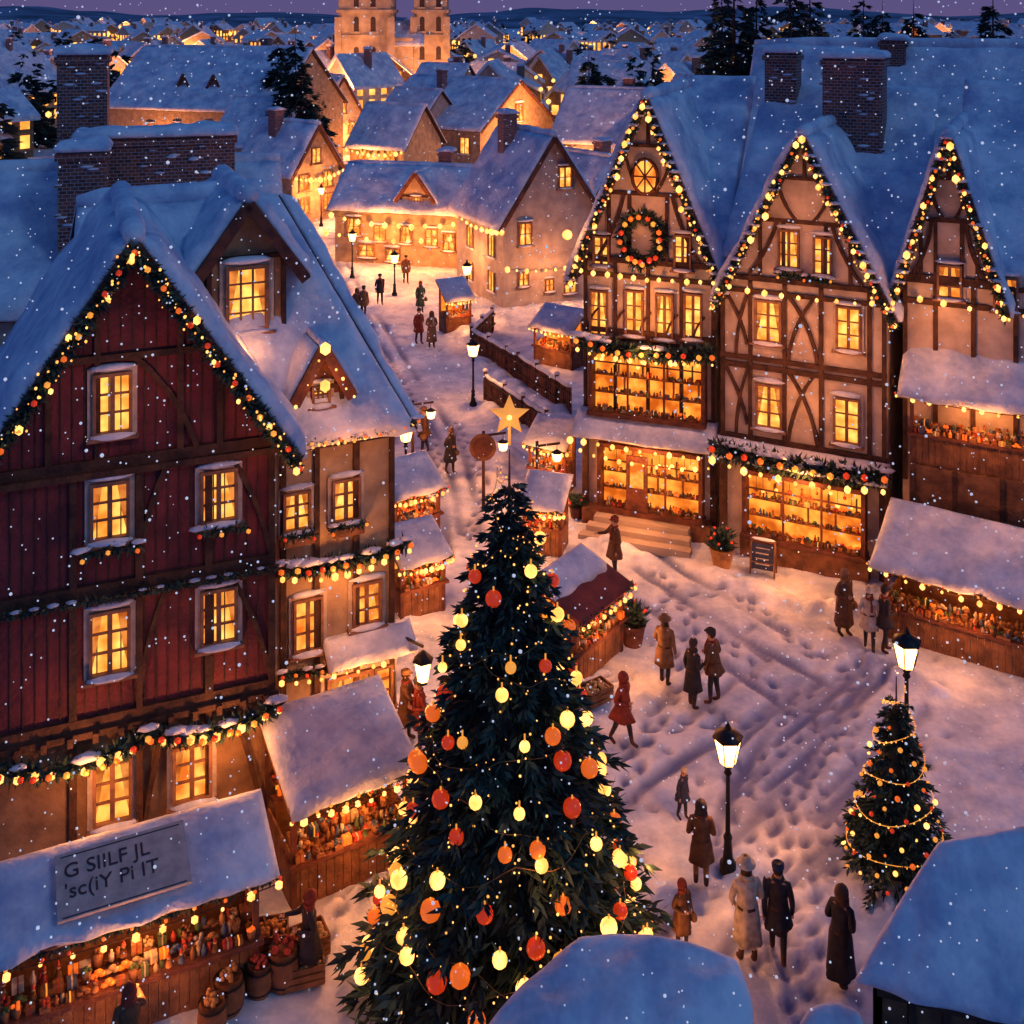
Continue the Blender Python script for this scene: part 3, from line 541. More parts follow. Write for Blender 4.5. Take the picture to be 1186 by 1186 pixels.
# foreground huts
def hut(name,A,B,C,E,t,sq=.75):
    root=empty(name,Matrix.Translation((A+C)/2*1.0)); inv=root.matrix_world.inverted()
    q=[inv@v for v in (A,B,C,E)]; n=(q[1]-q[0]).cross(q[3]-q[0]).normalized(); n=n if n.z>0 else -n; c=sum(q,Vector())/4
    r_=MB(); qb=[c+(v-c)*(.93 if sq<.5 else .84) for v in q]; r_.add([v-n*.1 for v in qb]+[v+n*.02 for v in qb],[(0,1,2,3),(7,6,5,4),(0,4,5,1),(1,5,6,2),(2,6,7,3),(3,7,4,0)],TIM); r_.build('roof',root)
    s_=MB(); s_.snow(*q,t,cell=.09,wob=.1,rnd=2.4,sq=sq); s_.build('snow',root)
    zg=-root.matrix_world.translation.z; w=[c+(v-c)*.78 for v in q]; w_=MB()
    w_.add([Vector((v.x,v.y,v.z-.12)) for v in w]+[Vector((v.x,v.y,zg)) for v in w],[(0,4,5,1),(1,5,6,2),(2,6,7,3),(3,7,4,0)],WOOD)
    for a,b in ((0,1),(1,2),(2,3),(3,0)):
        for f in (0,.25,.5,.75,1):
            p=w[a].lerp(w[b],f)+((w[a].lerp(w[b],f)-c)*.02); w_.beam((p.x,p.y,zg),(p.x,p.y,p.z-.12),.1,.1,TIM)
        p=w[a]+(w[a]-c)*.025;p2=w[b]+(w[b]-c)*.025; w_.beam((p.x,p.y,p.z-.3),(p2.x,p2.y,p2.z-.3),.12,.12,TIM)
    w_.build('walls',root); return root
hut('market_hut',gp(500,1260,2.2),gp(875,1255,2.2),gp(868,1112,2.75),gp(672,1074,2.95),.5,.6)
hut('market_hut',gp(985,1138,2.4),gp(1190,1190,2.4),gp(1270,945,3.7),gp(1085,975,3.68),.3,.15)
hut('market_hut',gp(905,1240,1.5),gp(1010,1245,1.5),gp(1000,1165,1.9),gp(935,1160,1.9),.2)

# ------------------------------------------------------------------ other houses in the middle distance
def simple_house(name,L,Rr,D,e,r,wm,kind='gable',wins=(),side=(),e_l=0,chim=True,t=.25,l2=True):
    h=House(name,L,Rr);h.wm=wm;W=h.W
    if kind=='gable': h.gable_body(D,e,r,wm); h.gable_roof(D,e,r,.4,.4,t)
    else: h.p('walls').box(0,W,0,D,-.3,e,wm); h.eave_roof(D,e,r,0,W,.4,t)
    for a in wins: h.winpx(*a,sur=False,cols=2,rows=2)
    for (y,z,w,hh) in side:
        h.p('windows').add([(-.02,y-w/2,z-hh/2),(-.02,y+w/2,z-hh/2),(-.02,y+w/2,z+hh/2),(-.02,y-w/2,z+hh/2)],[(3,2,1,0)],WIN)
        h.p('windows').box(-.07,-.025,y-.04,y+.04,z-hh/2,z+hh/2,FRAME)
        for q in (-1,1): h.p('windows').box(-.1,.0,y+q*w/2-.05,y+q*w/2+.05,z-hh/2-.05,z+hh/2+.05,FRAME)
        h.p('windows').box(-.12,.0,y-w/2-.1,y+w/2+.1,z-hh/2-.15,z-hh/2-.06,SNOW)
    if chim: chimney(h,W*.35 if kind=='gable' else W*.7,D*.6,.9,.8,e,r+1.1)
    if e_l:
        h.light(W*.4,-2,2.2,e_l,.2)
        if l2: h.light(-1.2,D*.5,2.3,e_l*.7,.2)
    return h
c1=simple_house('white_gabled_house',gp(583,357),gp(692,343),6.5,4.95,9.4,GREYP,'gable',[(654,205,13,22),(608,271,13,24),(660,329,12,18),(606,323,10,14),(636,330,8,12)],[(1.5,3.2,.8,1.1),(4.5,3.2,.8,1.1),(1.5,1.2,.8,1),(4.5,1.2,.8,1)],200)
bulbs(c1.p('lights'),sag((-.3,-.5,4.4),(-.3,6.5,4.4),.3),.7,.14); bulbs(c1.p('lights'),sag((0,-.5,2.3),(c1.W,-.5,2.3),.3),.7,.12); c1.finish()
c2=simple_house('street_shop_house',gp(388,302),gp(545,312),6,3.7,6.0,BEIGE,'eave',[(410,262,14,18),(440,270,12,16),(470,272,12,18),(500,275,12,18),(425,290,16,12),(455,295,14,12),(520,280,12,18)],[],400)
dormer(c2,c2.W*.6,.2,3.5,2.2,1.0,6.0,3,BEIGE,.6,.8)
bulbs(c2.p('lights'),sag((0,-.6,3.2),(c2.W,-.6,3.2),.5),.6,.15);bulbs(c2.p('lights'),sag((0,-1.4,2.2),(c2.W,-1.4,2.4),.4),.8,.15);c2.light(c2.W*.8,-2,2.2,350,.2);c2.finish()
c3=simple_house('big_gabled_house',gp(556,198),gp(640,182),15,4.3,9.0,BEIGE,'gable',[(601,130,8,18),(601,158,6,10),(580,162,6,9),(620,155,6,9)],[(2,2.5,1.2,1.6),(6,2.5,1.2,1.6),(10,2.5,1.2,1.6),(13,2.5,1.2,1.6)],2200); c3.light(c3.W*.5,-3,6,900,.3); c3.finish()
c4=simple_house('large_roof_house',gp(118,200),gp(316,212),14,7,12.7,BEIGE,'eave',[(290,145,7,14),(270,150,7,14),(300,175,7,12),(240,150,7,14),(205,150,7,14),(175,150,7,12)],[],1200,l2=False)
for f in (.42,.6): dormer(c4,c4.W*f,2.2,7.8,1.6,1.0,10.2,3,BEIGE,.5,.7)
c4.light(c4.W*.9,-2.5,4.5,900,.2); c4.finish()
for i,(a,b,DD,ee,rr,k) in enumerate([((338,262),(392,250),6,4.2,7.6,'gable'),((322,225),(372,210),7,4.4,8.3,'gable'),((318,190),(356,178),8,5,9,'gable'),((405,215),(468,220),7,4,7.5,'eave'),((372,182),(420,178),8,4.5,9,'gable'),((430,190),(480,196),8,4,8,'eave'),((468,160),(520,163),10,5,9.5,'eave'),((340,160),(382,156),10,5,10,'gable'),((640,215),(735,222),9,4.5,9,'eave'),((655,165),(745,168),10,5,10,'eave'),((620,285),(678,300),5,3.5,6.5,'eave')]):
    A=gp(*a);B=gp(*b); h=simple_house('street_house',A,B,DD,ee,rr,[BEIGE,CREAM,GREYP][i%3],k,[],[],(450+70*i)*(1 if i<8 else .5),chim=i%2==0,l2=False)
    n=max(2,int(h.W/2.2))
    for j in range(n):
        for z in (1.4,3.2):
            if R.random()<.9: h.window(h.W*(j+.5)/n,z,1.0,1.15,sur=False,snow=False,rows=2,m=R.choice([WIN,WIN2]))
    if k=='gable': h.window(h.W/2,ee+1,.9,1.1,sur=False,snow=False,rows=2)
    bulbs(h.p('lights'),sag((0,-.5,ee-.4),(h.W,-.5,ee-.4),.4),1.0,.17); h.finish()
# ---- church
ch=House('church',gp(392,122),gp(516,122)); W=ch.W
def tower(h,x0,x1,y0,y1,zt):
    P=h.p('tower'); P.box(x0,x1,y0,y1,-.3,zt,STONE)
    for z in (5,12,16.5,zt-.6): P.box(x0-.35,x1+.35,y0-.35,y1+.35,z,z+.6,STONE)
    for x in (x0,x1): P.box(x-.6,x+.6,y0-.6,y0+.6,-.3,15.8,STONE)
    xm=(x0+x1)/2
    for z,hh in ((13.2,2.2),(17.6,2.6),(8,2)):
        for q in (-1.5,1.5):
            h.p('windows').box(xm+q-.45,xm+q+.45,y0-.05,y0+.1,z,z+hh,ROOFB); h.p('windows').box(xm+q-.7,xm+q+.7,y0-.25,y0-.02,z-.4,z-.01,STONE)
            h.p('windows').tube([(xm+q,y0-.06,z+hh),(xm+q,y0+.1,z+hh)],.45,ROOFB,12,False)
    h.p('snow').snow((x0-.5,y0-.5,zt),(x1+.5,y0-.5,zt),(x1+.5,y1+.5,zt+.1),(x0-.5,y1+.5,zt+.1),.5,1)
    a=[(x0-.3,y0-.3,zt),(x1+.3,y0-.3,zt),(x1+.3,y1+.3,zt),(x0-.3,y1+.3,zt),(xm,(y0+y1)/2,zt+9)]; h.p('spire').add(a,[(0,1,4),(1,2,4),(2,3,4),(3,0,4)],ROOFB)
tower(ch,0,9.4,0,9,23); tower(ch,W-6,W,4,11,21)
ch.p('nave').box(9.4,W-6,2,25,-.3,12,STONE); ch.wm=STONE
ch.p('snow').snow((8,1.5,10.5),(W-4,1.5,10.5),(W-4,7,15),(8,7,15),.4,1)
for x,y,z,en in ((4,-8,3,4500),(11.5,-6,4,4500),(17,-4,4,4000),(5,-12,11,2200)): ch.light(x,y,z,en,.4)
ch.finish()
# ---- distant town
dv=MB(); dw=MB()
def small_house(x,y,w,d,e,r,a,wm):
    M=Matrix.Translation((x,y,0))@Matrix.Rotation(a,4,'Z')
    pr=[(-w/2,-1),(w/2,-1),(w/2,e),(0,r),(-w/2,e)]
    dv.add([M@Vector((p,-d/2,q)) for p,q in pr]+[M@Vector((p,d/2,q)) for p,q in pr],[(0,1,2,3,4),(9,8,7,6,5),(1,6,7,2),(0,4,9,5)],wm)
    k=(r-e)/(w/2); ov=.6
    for sg in (-1,1):
        q=[Vector((sg*(w/2+ov),-d/2-.5,e-k*ov)),Vector((sg*(w/2+ov),d/2+.5,e-k*ov)),Vector((0,d/2+.5,r)),Vector((0,-d/2-.5,r))]
        u=[v+Vector((0,0,.1)) for v in q]; o_=[v+Vector((0,0,.65)) for v in q]
        dv.add([M@v for v in u+o_],[(0,1,2,3),(7,6,5,4),(0,4,5,1),(1,5,6,2),(2,6,7,3),(3,7,4,0)],SNOW)
    if R.random()<.6: 
        c=M@Vector((w*.2,0,0)); dv.box(c.x-.6,c.x+.6,c.y-.6,c.y+.6,e,r+1.3,BRICK); dv.box(c.x-.7,c.x+.7,c.y-.7,c.y+.7,r+1.3,r+1.7,SNOW)
    for face in range(3):
        L_=w if face==0 else d; n=int(L_/2.2)
        for i in range(n):
            for z in (1.8,4.0,5.6):
                if (z<e-.3 or (face==0 and z<e+1.2 and abs(i-(n-1)/2)<1)) and R.random()<.8:
                    s_=-L_/2+L_*(i+.5)/n; ww=.6
                    if face==0: q=[(s_-ww,-d/2-.06,z-.75),(s_+ww,-d/2-.06,z-.75),(s_+ww,-d/2-.06,z+.75),(s_-ww,-d/2-.06,z+.75)]
                    else:
                        X=(w/2+.06)*(1 if face==1 else -1); q=[(X,s_-ww,z-.75),(X,s_+ww,z-.75),(X,s_+ww,z+.75),(X,s_-ww,z+.75)]
                    dw.add([M@Vector(v) for v in q],[(0,1,2,3)],FARW)
    for _ in range(3):
        if R.random()<.85: dw.ball(M@Vector((R.uniform(-.8,.8)*w,-d/2-R.uniform(.6,2.5),R.uniform(2.5,5.5))),(.22+.0012*y)*R.uniform(.7,1.3),BULB,1)
occ=[]
def free(x,y,rad):
    for a,b,c in occ:
        if (a-x)**2+(b-y)**2<(c+rad)**2: return False
    return True
for a in ((454,112,13),(400,240,7),(340,205,9),(600,190,15),(560,180,12),(215,205,16)):
    p=gp(a[0],a[1]); occ.append((p.x,p.y,a[2]))
for q in bpy.data.objects:
    if q.type=='EMPTY' and q.name.startswith('street_house'): occ.append((q.location.x+2,q.location.y+3,7))
cnt=0;tries=0; lt=[]
while cnt<480 and tries<9000:
    tries+=1; y=95*math.exp(R.random()*2.3); x=R.uniform(-.62,.62)*y
    if y<230 and -0.235*y-6<x<-.13*y+1 and y<150: continue
    if not free(x,y,6. if y<300 else 7): continue
    w=R.uniform(7,10)*(1 if y<250 else 1.2); occ.append((x,y,5.5)); e=R.uniform(3.6,5.8)+(R.uniform(0,4) if y>350 else 0); small_house(x,y,w,R.uniform(8,13),e,e+R.uniform(2.5,4.5),R.uniform(-.9,.9),R.choice([BEIGE,CREAM,GREYP,BROWNP])); cnt+=1
    if R.random()<.11 and abs(x)<.5*y: lt.append((x-3,y-8,4.,R.uniform(900,1700)*(.6+y/130)))
dvo=dv.build('distant_village'); dw.build('lit_windows',dvo)
for a in lt: light(a[:3],a[3],dvo,.4)
# hills
hm=MB();vs=[];fs=[];nx=160
for i in range(nx+1):
    x=-1500+3000*i/nx
    h_=10+5*math.sin(x*.006)+4*math.sin(x*.017+1)+3*noise.noise(Vector((x*.02,0,0)))
    vs+= [(x,1150,-2),(x,1350,h_*.8+5),(x,1600,h_+8),(x,1900,-2)]
for i in range(nx):
    for j in range(3): a=i*4+j; fs.append((a,a+4,a+5,a+1))
HILL=mat('wooded_hill',(.2,.25,.38),(.05,.07,.11),.02,bump=0)
hm.add(vs,fs,HILL,True); hm.build('hills')
# ------------------------------------------------------------------ conifers
def conifer(mb,loc,h,r,nb,bl,L,droop=.35,mats=None,trunk=True,z0=.05,pw=.9):
    loc=Vector(loc); mats=mats or [FOL,FOL,FOLD,FOL2]
    if trunk: mb.tube([loc,loc+Vector((0,0,h*.5)),loc+Vector((0,0,h*.97))],[r*.07,r*.045,.01],TIM,7)
    for i in range(nb):
        t=1-math.sqrt(1-R.random()*.99); t=min(t,.99); tier=(t*11)%1
        rad=r*((1-t)**pw)*(.68+.42*(1-tier))*R.uniform(.8,1.14)+.012*r; a=R.uniform(0,2*math.pi); z=h*(z0+(1-z0)*t)+rad*droop*.55
        o=Vector((math.cos(a),math.sin(a),0)); sd=Vector((-o.y,o.x,0))
        for k in range(bl):
            s=1-.85*R.random()**1.6 if k>2 else .8+.1*k
            p=loc+o*rad*s+Vector((0,0,z-droop*rad*s**1.2))+sd*R.uniform(-.16,.16)*rad*(1.1-s)
            q=R.uniform(-1,1); d=o*(1.0-.3*abs(q))+sd*q+Vector((0,0,R.uniform(-.75,.15)))
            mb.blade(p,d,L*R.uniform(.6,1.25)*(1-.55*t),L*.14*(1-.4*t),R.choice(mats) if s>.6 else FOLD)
def cone_core(mb,loc,h,r,pw=1.):
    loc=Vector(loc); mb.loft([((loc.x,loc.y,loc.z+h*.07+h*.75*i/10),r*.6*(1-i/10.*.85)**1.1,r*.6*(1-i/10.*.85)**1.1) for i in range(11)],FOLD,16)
tc=Vector((gp(590,1125).x,19.1,0)); TH=9.35; TR=2.45; PW=1.0
root=empty('christmas_tree',Matrix.Translation(tc)); mb=MB()
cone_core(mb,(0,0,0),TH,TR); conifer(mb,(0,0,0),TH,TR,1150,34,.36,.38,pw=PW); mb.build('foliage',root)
mb=MB(); mb2=MB()
def trad(z): t=z/TH; return TR*((1-t)**PW)*1.02+.05
N=150;nl=0
for i in range(N):
    t=(i+.5)/N; z=.65+(TH-1.3)*(1-math.sqrt(1-t*.985))+R.uniform(-.25,.25); a=i*2.39996+.4+R.uniform(-.2,.2); q=trad(z)*R.uniform(1.0,1.1)+.03; p=Vector((math.cos(a)*q,math.sin(a)*q,z-.16*q))
    k=R.randrange(6); zs=1-.35*z/TH
    if k in(0,2): mb.ball(p,R.uniform(.13,.19)*zs,R.choice([ORED,OORA,ORED]),2)
    elif k==4: mb.ball(p,R.uniform(.11,.17)*zs,R.choice([OORA,OGOL]),2)
    else: mb2.ball(p,R.uniform(.1,.16)*zs,BULB,2)
    mb.tube([p+Vector((0,0,.1))*zs,p+Vector((0,0,.2))],.015,OGOL,5)
    if k in (1,3) and p.y<.5 and nl<12 and R.random()<.6: light((p.x*1.16,p.y*1.16,p.z),8,root,.06); nl+=1
mb.build('baubles',root)
for turn,ph in ((0,0),(1,2.1)):
    pts=[]
    for i in range(300):
        t=i/300; z=.8+(TH-1.3)*t; a=ph+t*math.pi*2*(5.5 if turn==0 else -4); q=trad(z)*(1.0+.04*math.sin(i*.9))+.02; pts.append(Vector((math.cos(a)*q,math.sin(a)*q,z-.12*q-.2*abs(math.sin(a*2.3+t*9)))))
    mb2.tube(pts,.006,WIRE,4); bulbs(mb2,pts[::2],.4,.013,SBULB,.05,False)
for i in range(300):
    z=.6+(TH-1)*(1-math.sqrt(1-R.random()*.98));a=R.uniform(0,6.283);q=trad(z)*R.uniform(.98,1.08); mb2.ball((math.cos(a)*q,math.sin(a)*q,z-.15*q),R.uniform(.012,.024),SBULB,1)
mb2.build('fairy_lights',root)
st=MB(); pts=[]
for i in range(10):
    a=math.pi/2+i*math.pi/5; q=.36 if i%2==0 else .16; pts.append((q*math.cos(a),0,q*math.sin(a)))
st.add(pts+[(0,-.1,0),(0,.1,0)],[(i,(i+1)%10,10) for i in range(10)]+[((i+1)%10,i,11) for i in range(10)],STAR)
st.ball((0,-.1,0),.045,BULB,2); st.tube([(0,0,-.15),(0,0,-.5)],.03,STAR,6)
so=st.build('star',root); so.location=(0,0,TH+.3); light((0,-.5,TH+.1),7,root)
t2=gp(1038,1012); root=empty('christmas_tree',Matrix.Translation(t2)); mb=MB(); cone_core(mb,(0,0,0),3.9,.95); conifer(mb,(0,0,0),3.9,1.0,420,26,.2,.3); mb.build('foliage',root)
mb=MB(); pts=[]
for i in range(150):
    t=i/150;z=.35+3.3*t;a=t*math.pi*2*5;q=1.02*(1-z/3.95)**.9+.05;pts.append(Vector((math.cos(a)*q,math.sin(a)*q,z-.08*q-.04*math.sin(a*2.6))))
mb.tube(pts,.008,OGOL,4); bulbs(mb,pts,.11,.014,SBULB,.02,False)
for i in range(110):
    t=(i+.5)/110;z=.3+3.3*(1-math.sqrt(1-t*.97));a=i*2.4;q=1.06*(1-z/3.95)**.9+.03; mb.ball((math.cos(a)*q,math.sin(a)*q,z-.1*q),R.uniform(.025,.055),R.choice([ORED,OGOL,OGOL,OORA,BULB]),2)
mb.build('decorations',root)
for i,(px,d,hh,rr) in enumerate([(342,105,15.5,3.2),(322,112,14.5,3),(356,118,13.5,2.8),(250,88,7.5,1.6),(682,125,13,3),(850,95,22,4.6),(876,98,20.5,4),(836,104,20,4),(915,92,22,4.6),(938,97,21,4),(1000,110,19.5,4),(1022,112,18.5,4),(1058,105,18.5,4),(1150,105,20,4)]):
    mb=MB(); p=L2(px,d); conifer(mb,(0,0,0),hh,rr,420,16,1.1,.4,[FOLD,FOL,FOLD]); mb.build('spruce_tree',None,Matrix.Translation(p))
mb=MB(); n=0
while n<190:
    y=110*math.exp(R.random()*2.2);x=R.uniform(-.6,.6)*y
    if -0.235*y-6<x<-.13*y+1 or not free(x,y,1): continue
    conifer(mb,(x,y,0),R.uniform(9,15),R.uniform(2,3.2),46,9,2.0,.4,[FOLD,FOL,FOLD],False); n+=1
mb.build('distant_trees')
# ------------------------------------------------------------------ street lamps
def street_lamp(p,h,e,off=0):
    mb=MB()
    mb.loft([((0,0,-.05),.16,.16),((0,0,.12),.16,.16),((0,0,.2),.1,.1),((0,0,.55),.075,.075),((0,0,.62),.09,.09),((0,0,.7),.05,.05),((0,0,h-.95),.04,.04),((0,0,h-.9),.08,.08),((0,0,h-.84),.05,.05),((0,0,h-.75),.1,.1),((0,0,h-.7),.1,.1)],IRON,12)
    mb.loft([((0,0,h-.7),.16,.16),((0,0,h-.22),.27,.27)],LAMPG,6,False)
    for i in range(6):
        a=math.pi*2*i/6; mb.beam((.16*math.cos(a),.16*math.sin(a),h-.7),(.272*math.cos(a),.272*math.sin(a),h-.22),.02,.02,IRON)
    mb.loft([((0,0,h-.22),.3,.3),((0,0,h-.19),.3,.3),((0,0,h-.1),.12,.12),((0,0,h-.06),.07,.07),((0,0,h-.03),.07,.07),((0,0,h+.08),.012,.012)],IRON,6)
    root=mb.build('street_lamp',None,Matrix.Translation(p))
    light((0,0,h-.45),e,root,.07)
street_lamp(gp(843,1006),2.75,210); street_lamp(gp(1050,975),4.2,200)
for px,py,h,e in ((457,342,2.6,560),(541,372,3.2,400),(372,262,3.2,1000),(345,222,3.2,1300),(470,575,2.6,240),(408,322,3,450),(548,470,2.8,260),(415,430,2.8,300)): street_lamp(gp(px,py),h,e)
def lantern_post(p,h,e,sign=False):
    mb=MB(); mb.tube([(0,0,-.1),(0,0,h)],[.06,.05],TIM,8); mb.beam((0,0,h-.15),(.75,0,h-.05),.06,.06,TIM); mb.tube([(.65,0,h-.05),(.65,0,h-.3)],.012,IRON,5)
    mb.loft([((.65,0,h-.62),.12,.12),((.65,0,h-.36),.17,.17)],LAMPG,6); mb.loft([((.65,0,h-.36),.2,.2),((.65,0,h-.26),.03,.03)],IRON,6)
    if sign: mb.tube([(-.02,-.12,h-.5),(-.02,-.06,h-.5)],[.45,.45],WOOD,20,False); mb.tube([(-.02,-.14,h-.5),(-.02,-.1,h-.5)],[.33,.33],TIM2,20,False)
    o=mb.build('lantern_post' if not sign else 'shop_sign_post',None,Matrix.Translation(p)); light((.65,0,h-.49),e,o,.06)
lantern_post(gp(560,590),2.6,120,True); lantern_post(gp(478,548),2.6,160); lantern_post(gp(622,600),2.5,120)
# ------------------------------------------------------------------ fences
def fence(pts,h=1.1,name='wooden_fence'):
    mb=MB(); P=[gp(*q) for q in pts]; o=P[0].copy(); P=[q-o for q in P]
    for a,b in zip(P,P[1:]):
        n=int((b-a).length/.16)
        for i in range(n): p=a.lerp(b,(i+.5)/n); hh=h+R.uniform(-.05,.05); mb.beam((p.x,p.y,-.1),(p.x,p.y,hh),.12,.04,TIM2 if R.random()<.5 else TIM,((b-a).normalized().cross(Vector((0,0,1)))))
        d=(b-a).normalized(); s_=d.cross(Vector((0,0,1)))*.07
        for z in (.35,.85): mb.beam(a+s_+Vector((0,0,z)),b+s_+Vector((0,0,z)),.09,.05,TIM)
        mb.tube([a.lerp(b,i/14)+Vector((0,0,h+.03+.02*math.sin(i*1.9))) for i in range(15)],[.05]+[.1]*13+[.05],SNOW,7)
        for i in range(int((b-a).length/1.8)+1): p=a+d*min(i*1.8,(b-a).length); mb.box(p.x-.08,p.x+.08,p.y-.08,p.y+.08,-.1,h+.2,TIM); mb.ball(p+Vector((0,0,h+.24)),.13,SNOW,2,(1,1,.6))
    mb.build(name,None,Matrix.Translation(o))
fence([(546,408),(600,440),(662,480)]); fence([(562,462),(606,492),(650,520)],1.0); fence([(546,408),(572,382)])
# ------------------------------------------------------------------ street furniture & goods
def planter(p,s=1.):
    mb=MB(); mb.loft([((0,0,-.02),.2*s,.2*s),((0,0,.4*s),.28*s,.28*s),((0,0,.42*s),.3*s,.3*s),((0,0,.47*s),.3*s,.3*s)],G_YEL if s>1.2 else TIM2,14)
    for i in range(260): 
        d=Vector((R.gauss(0,1),R.gauss(0,1),abs(R.gauss(.6,.6)))); mb.blade(Vector((R.uniform(-.2,.2),R.uniform(-.2,.2),.45+R.random()*.3))*s,d,.28*s*R.uniform(.6,1.2),.035*s,R.choice([FOL,FOL2]))
    for i in range(8): mb.ball((R.uniform(-.3,.3)*s,R.uniform(-.3,.3)*s,(.6+R.random()*.25)*s),.04*s,ORED,1)
    mb.build('potted_fir',None,Matrix.Translation(p))
planter(gp(836,656),1.25);planter(gp(733,745),1.2);planter(gp(650,806),1);planter(gp(668,600),.9)
mb=MB()
for q in (-1,1): mb.beam((-.35,.18*q,0),(-.35,0,.95),.05,.04,WOOD);mb.beam((.35,.18*q,0),(.35,0,.95),.05,.04,WOOD)
mb.beam((-.35,-.12,.35),(.35,-.12,.35),.05,.03,WOOD)
mb.add([(-.32,-.165,.18),(.32,-.165,.18),(.32,-.035,.88),(-.32,-.035,.88)],[(0,1,2,3)],C_NAVY); mb.beam((-.38,0,.96),(.38,0,.96),.07,.05,WOOD); mb.ball((0,0,1.0),.36,SNOW,2,(1,.2,.12))
for i in range(4): mb.box(-.2,.15+R.random()*.08,-.15+.022*i+.015*i-.025,-.135+.037*i-.02,.32+.14*i,.35+.14*i,C_CRM)
mb.build('chalkboard_sign',None,Matrix.Translation(gp(884,664))@Matrix.Rotation(-.4,4,'Z'))
def barrel(p,s=1.,goods=True):
    mb=MB(); mb.loft([((0,0,0),.2*s,.2*s),((0,0,.15*s),.25*s,.25*s),((0,0,.3*s),.27*s,.27*s),((0,0,.45*s),.25*s,.25*s),((0,0,.58*s),.21*s,.21*s)],WOOD,14)
    for z,q in ((.1,.24),(.48,.25)): mb.loft([((0,0,z*s),q*s*1.02,q*s*1.02),((0,0,(z+.05)*s),q*s*1.03,q*s*1.03)],IRON,14,False)
    g=R.choice([G_YEL,G_RED,G_BRN])
    for i in range(14): mb.ball((R.uniform(-.14,.14)*s,R.uniform(-.14,.14)*s,.6*s+R.random()*.06),.05*s,g,1)
    mb.build('fruit_barrel',None,Matrix.Translation(p))
barrel(gp(265,1170));barrel(gp(328,1140),1.1);barrel(gp(300,1150),.9);barrel(gp(246,1195),.9)
def crate(p,a):
    mb=MB()
    for z in (.05,.17,.29):
        for q in (-1,1): mb.box(-.35,.35,q*.24-.015,q*.24+.015,z,z+.09,WOOD); mb.box(q*.35-.015,q*.35+.015,-.225,.225,z+.003,z+.087,WOOD)
    mb.box(-.33,.33,-.22,.22,.02,.2,TIM2); g=R.choice([G_RED,G_YEL,G_GRN,G_CRM])
    for i in range(34): mb.ball((R.uniform(-.28,.28),R.uniform(-.18,.18),.3+R.random()*.08),.05,g,1)
    mb.build('produce_crate',None,Matrix.Translation(p)@Matrix.Rotation(a,4,'Z'))
crate(gp(350,1135),.3);crate(gp(355,1105),.5);crate(gp(285,1105),.4);crate(gp(310,1098),.2);crate(gp(690,812),.6)

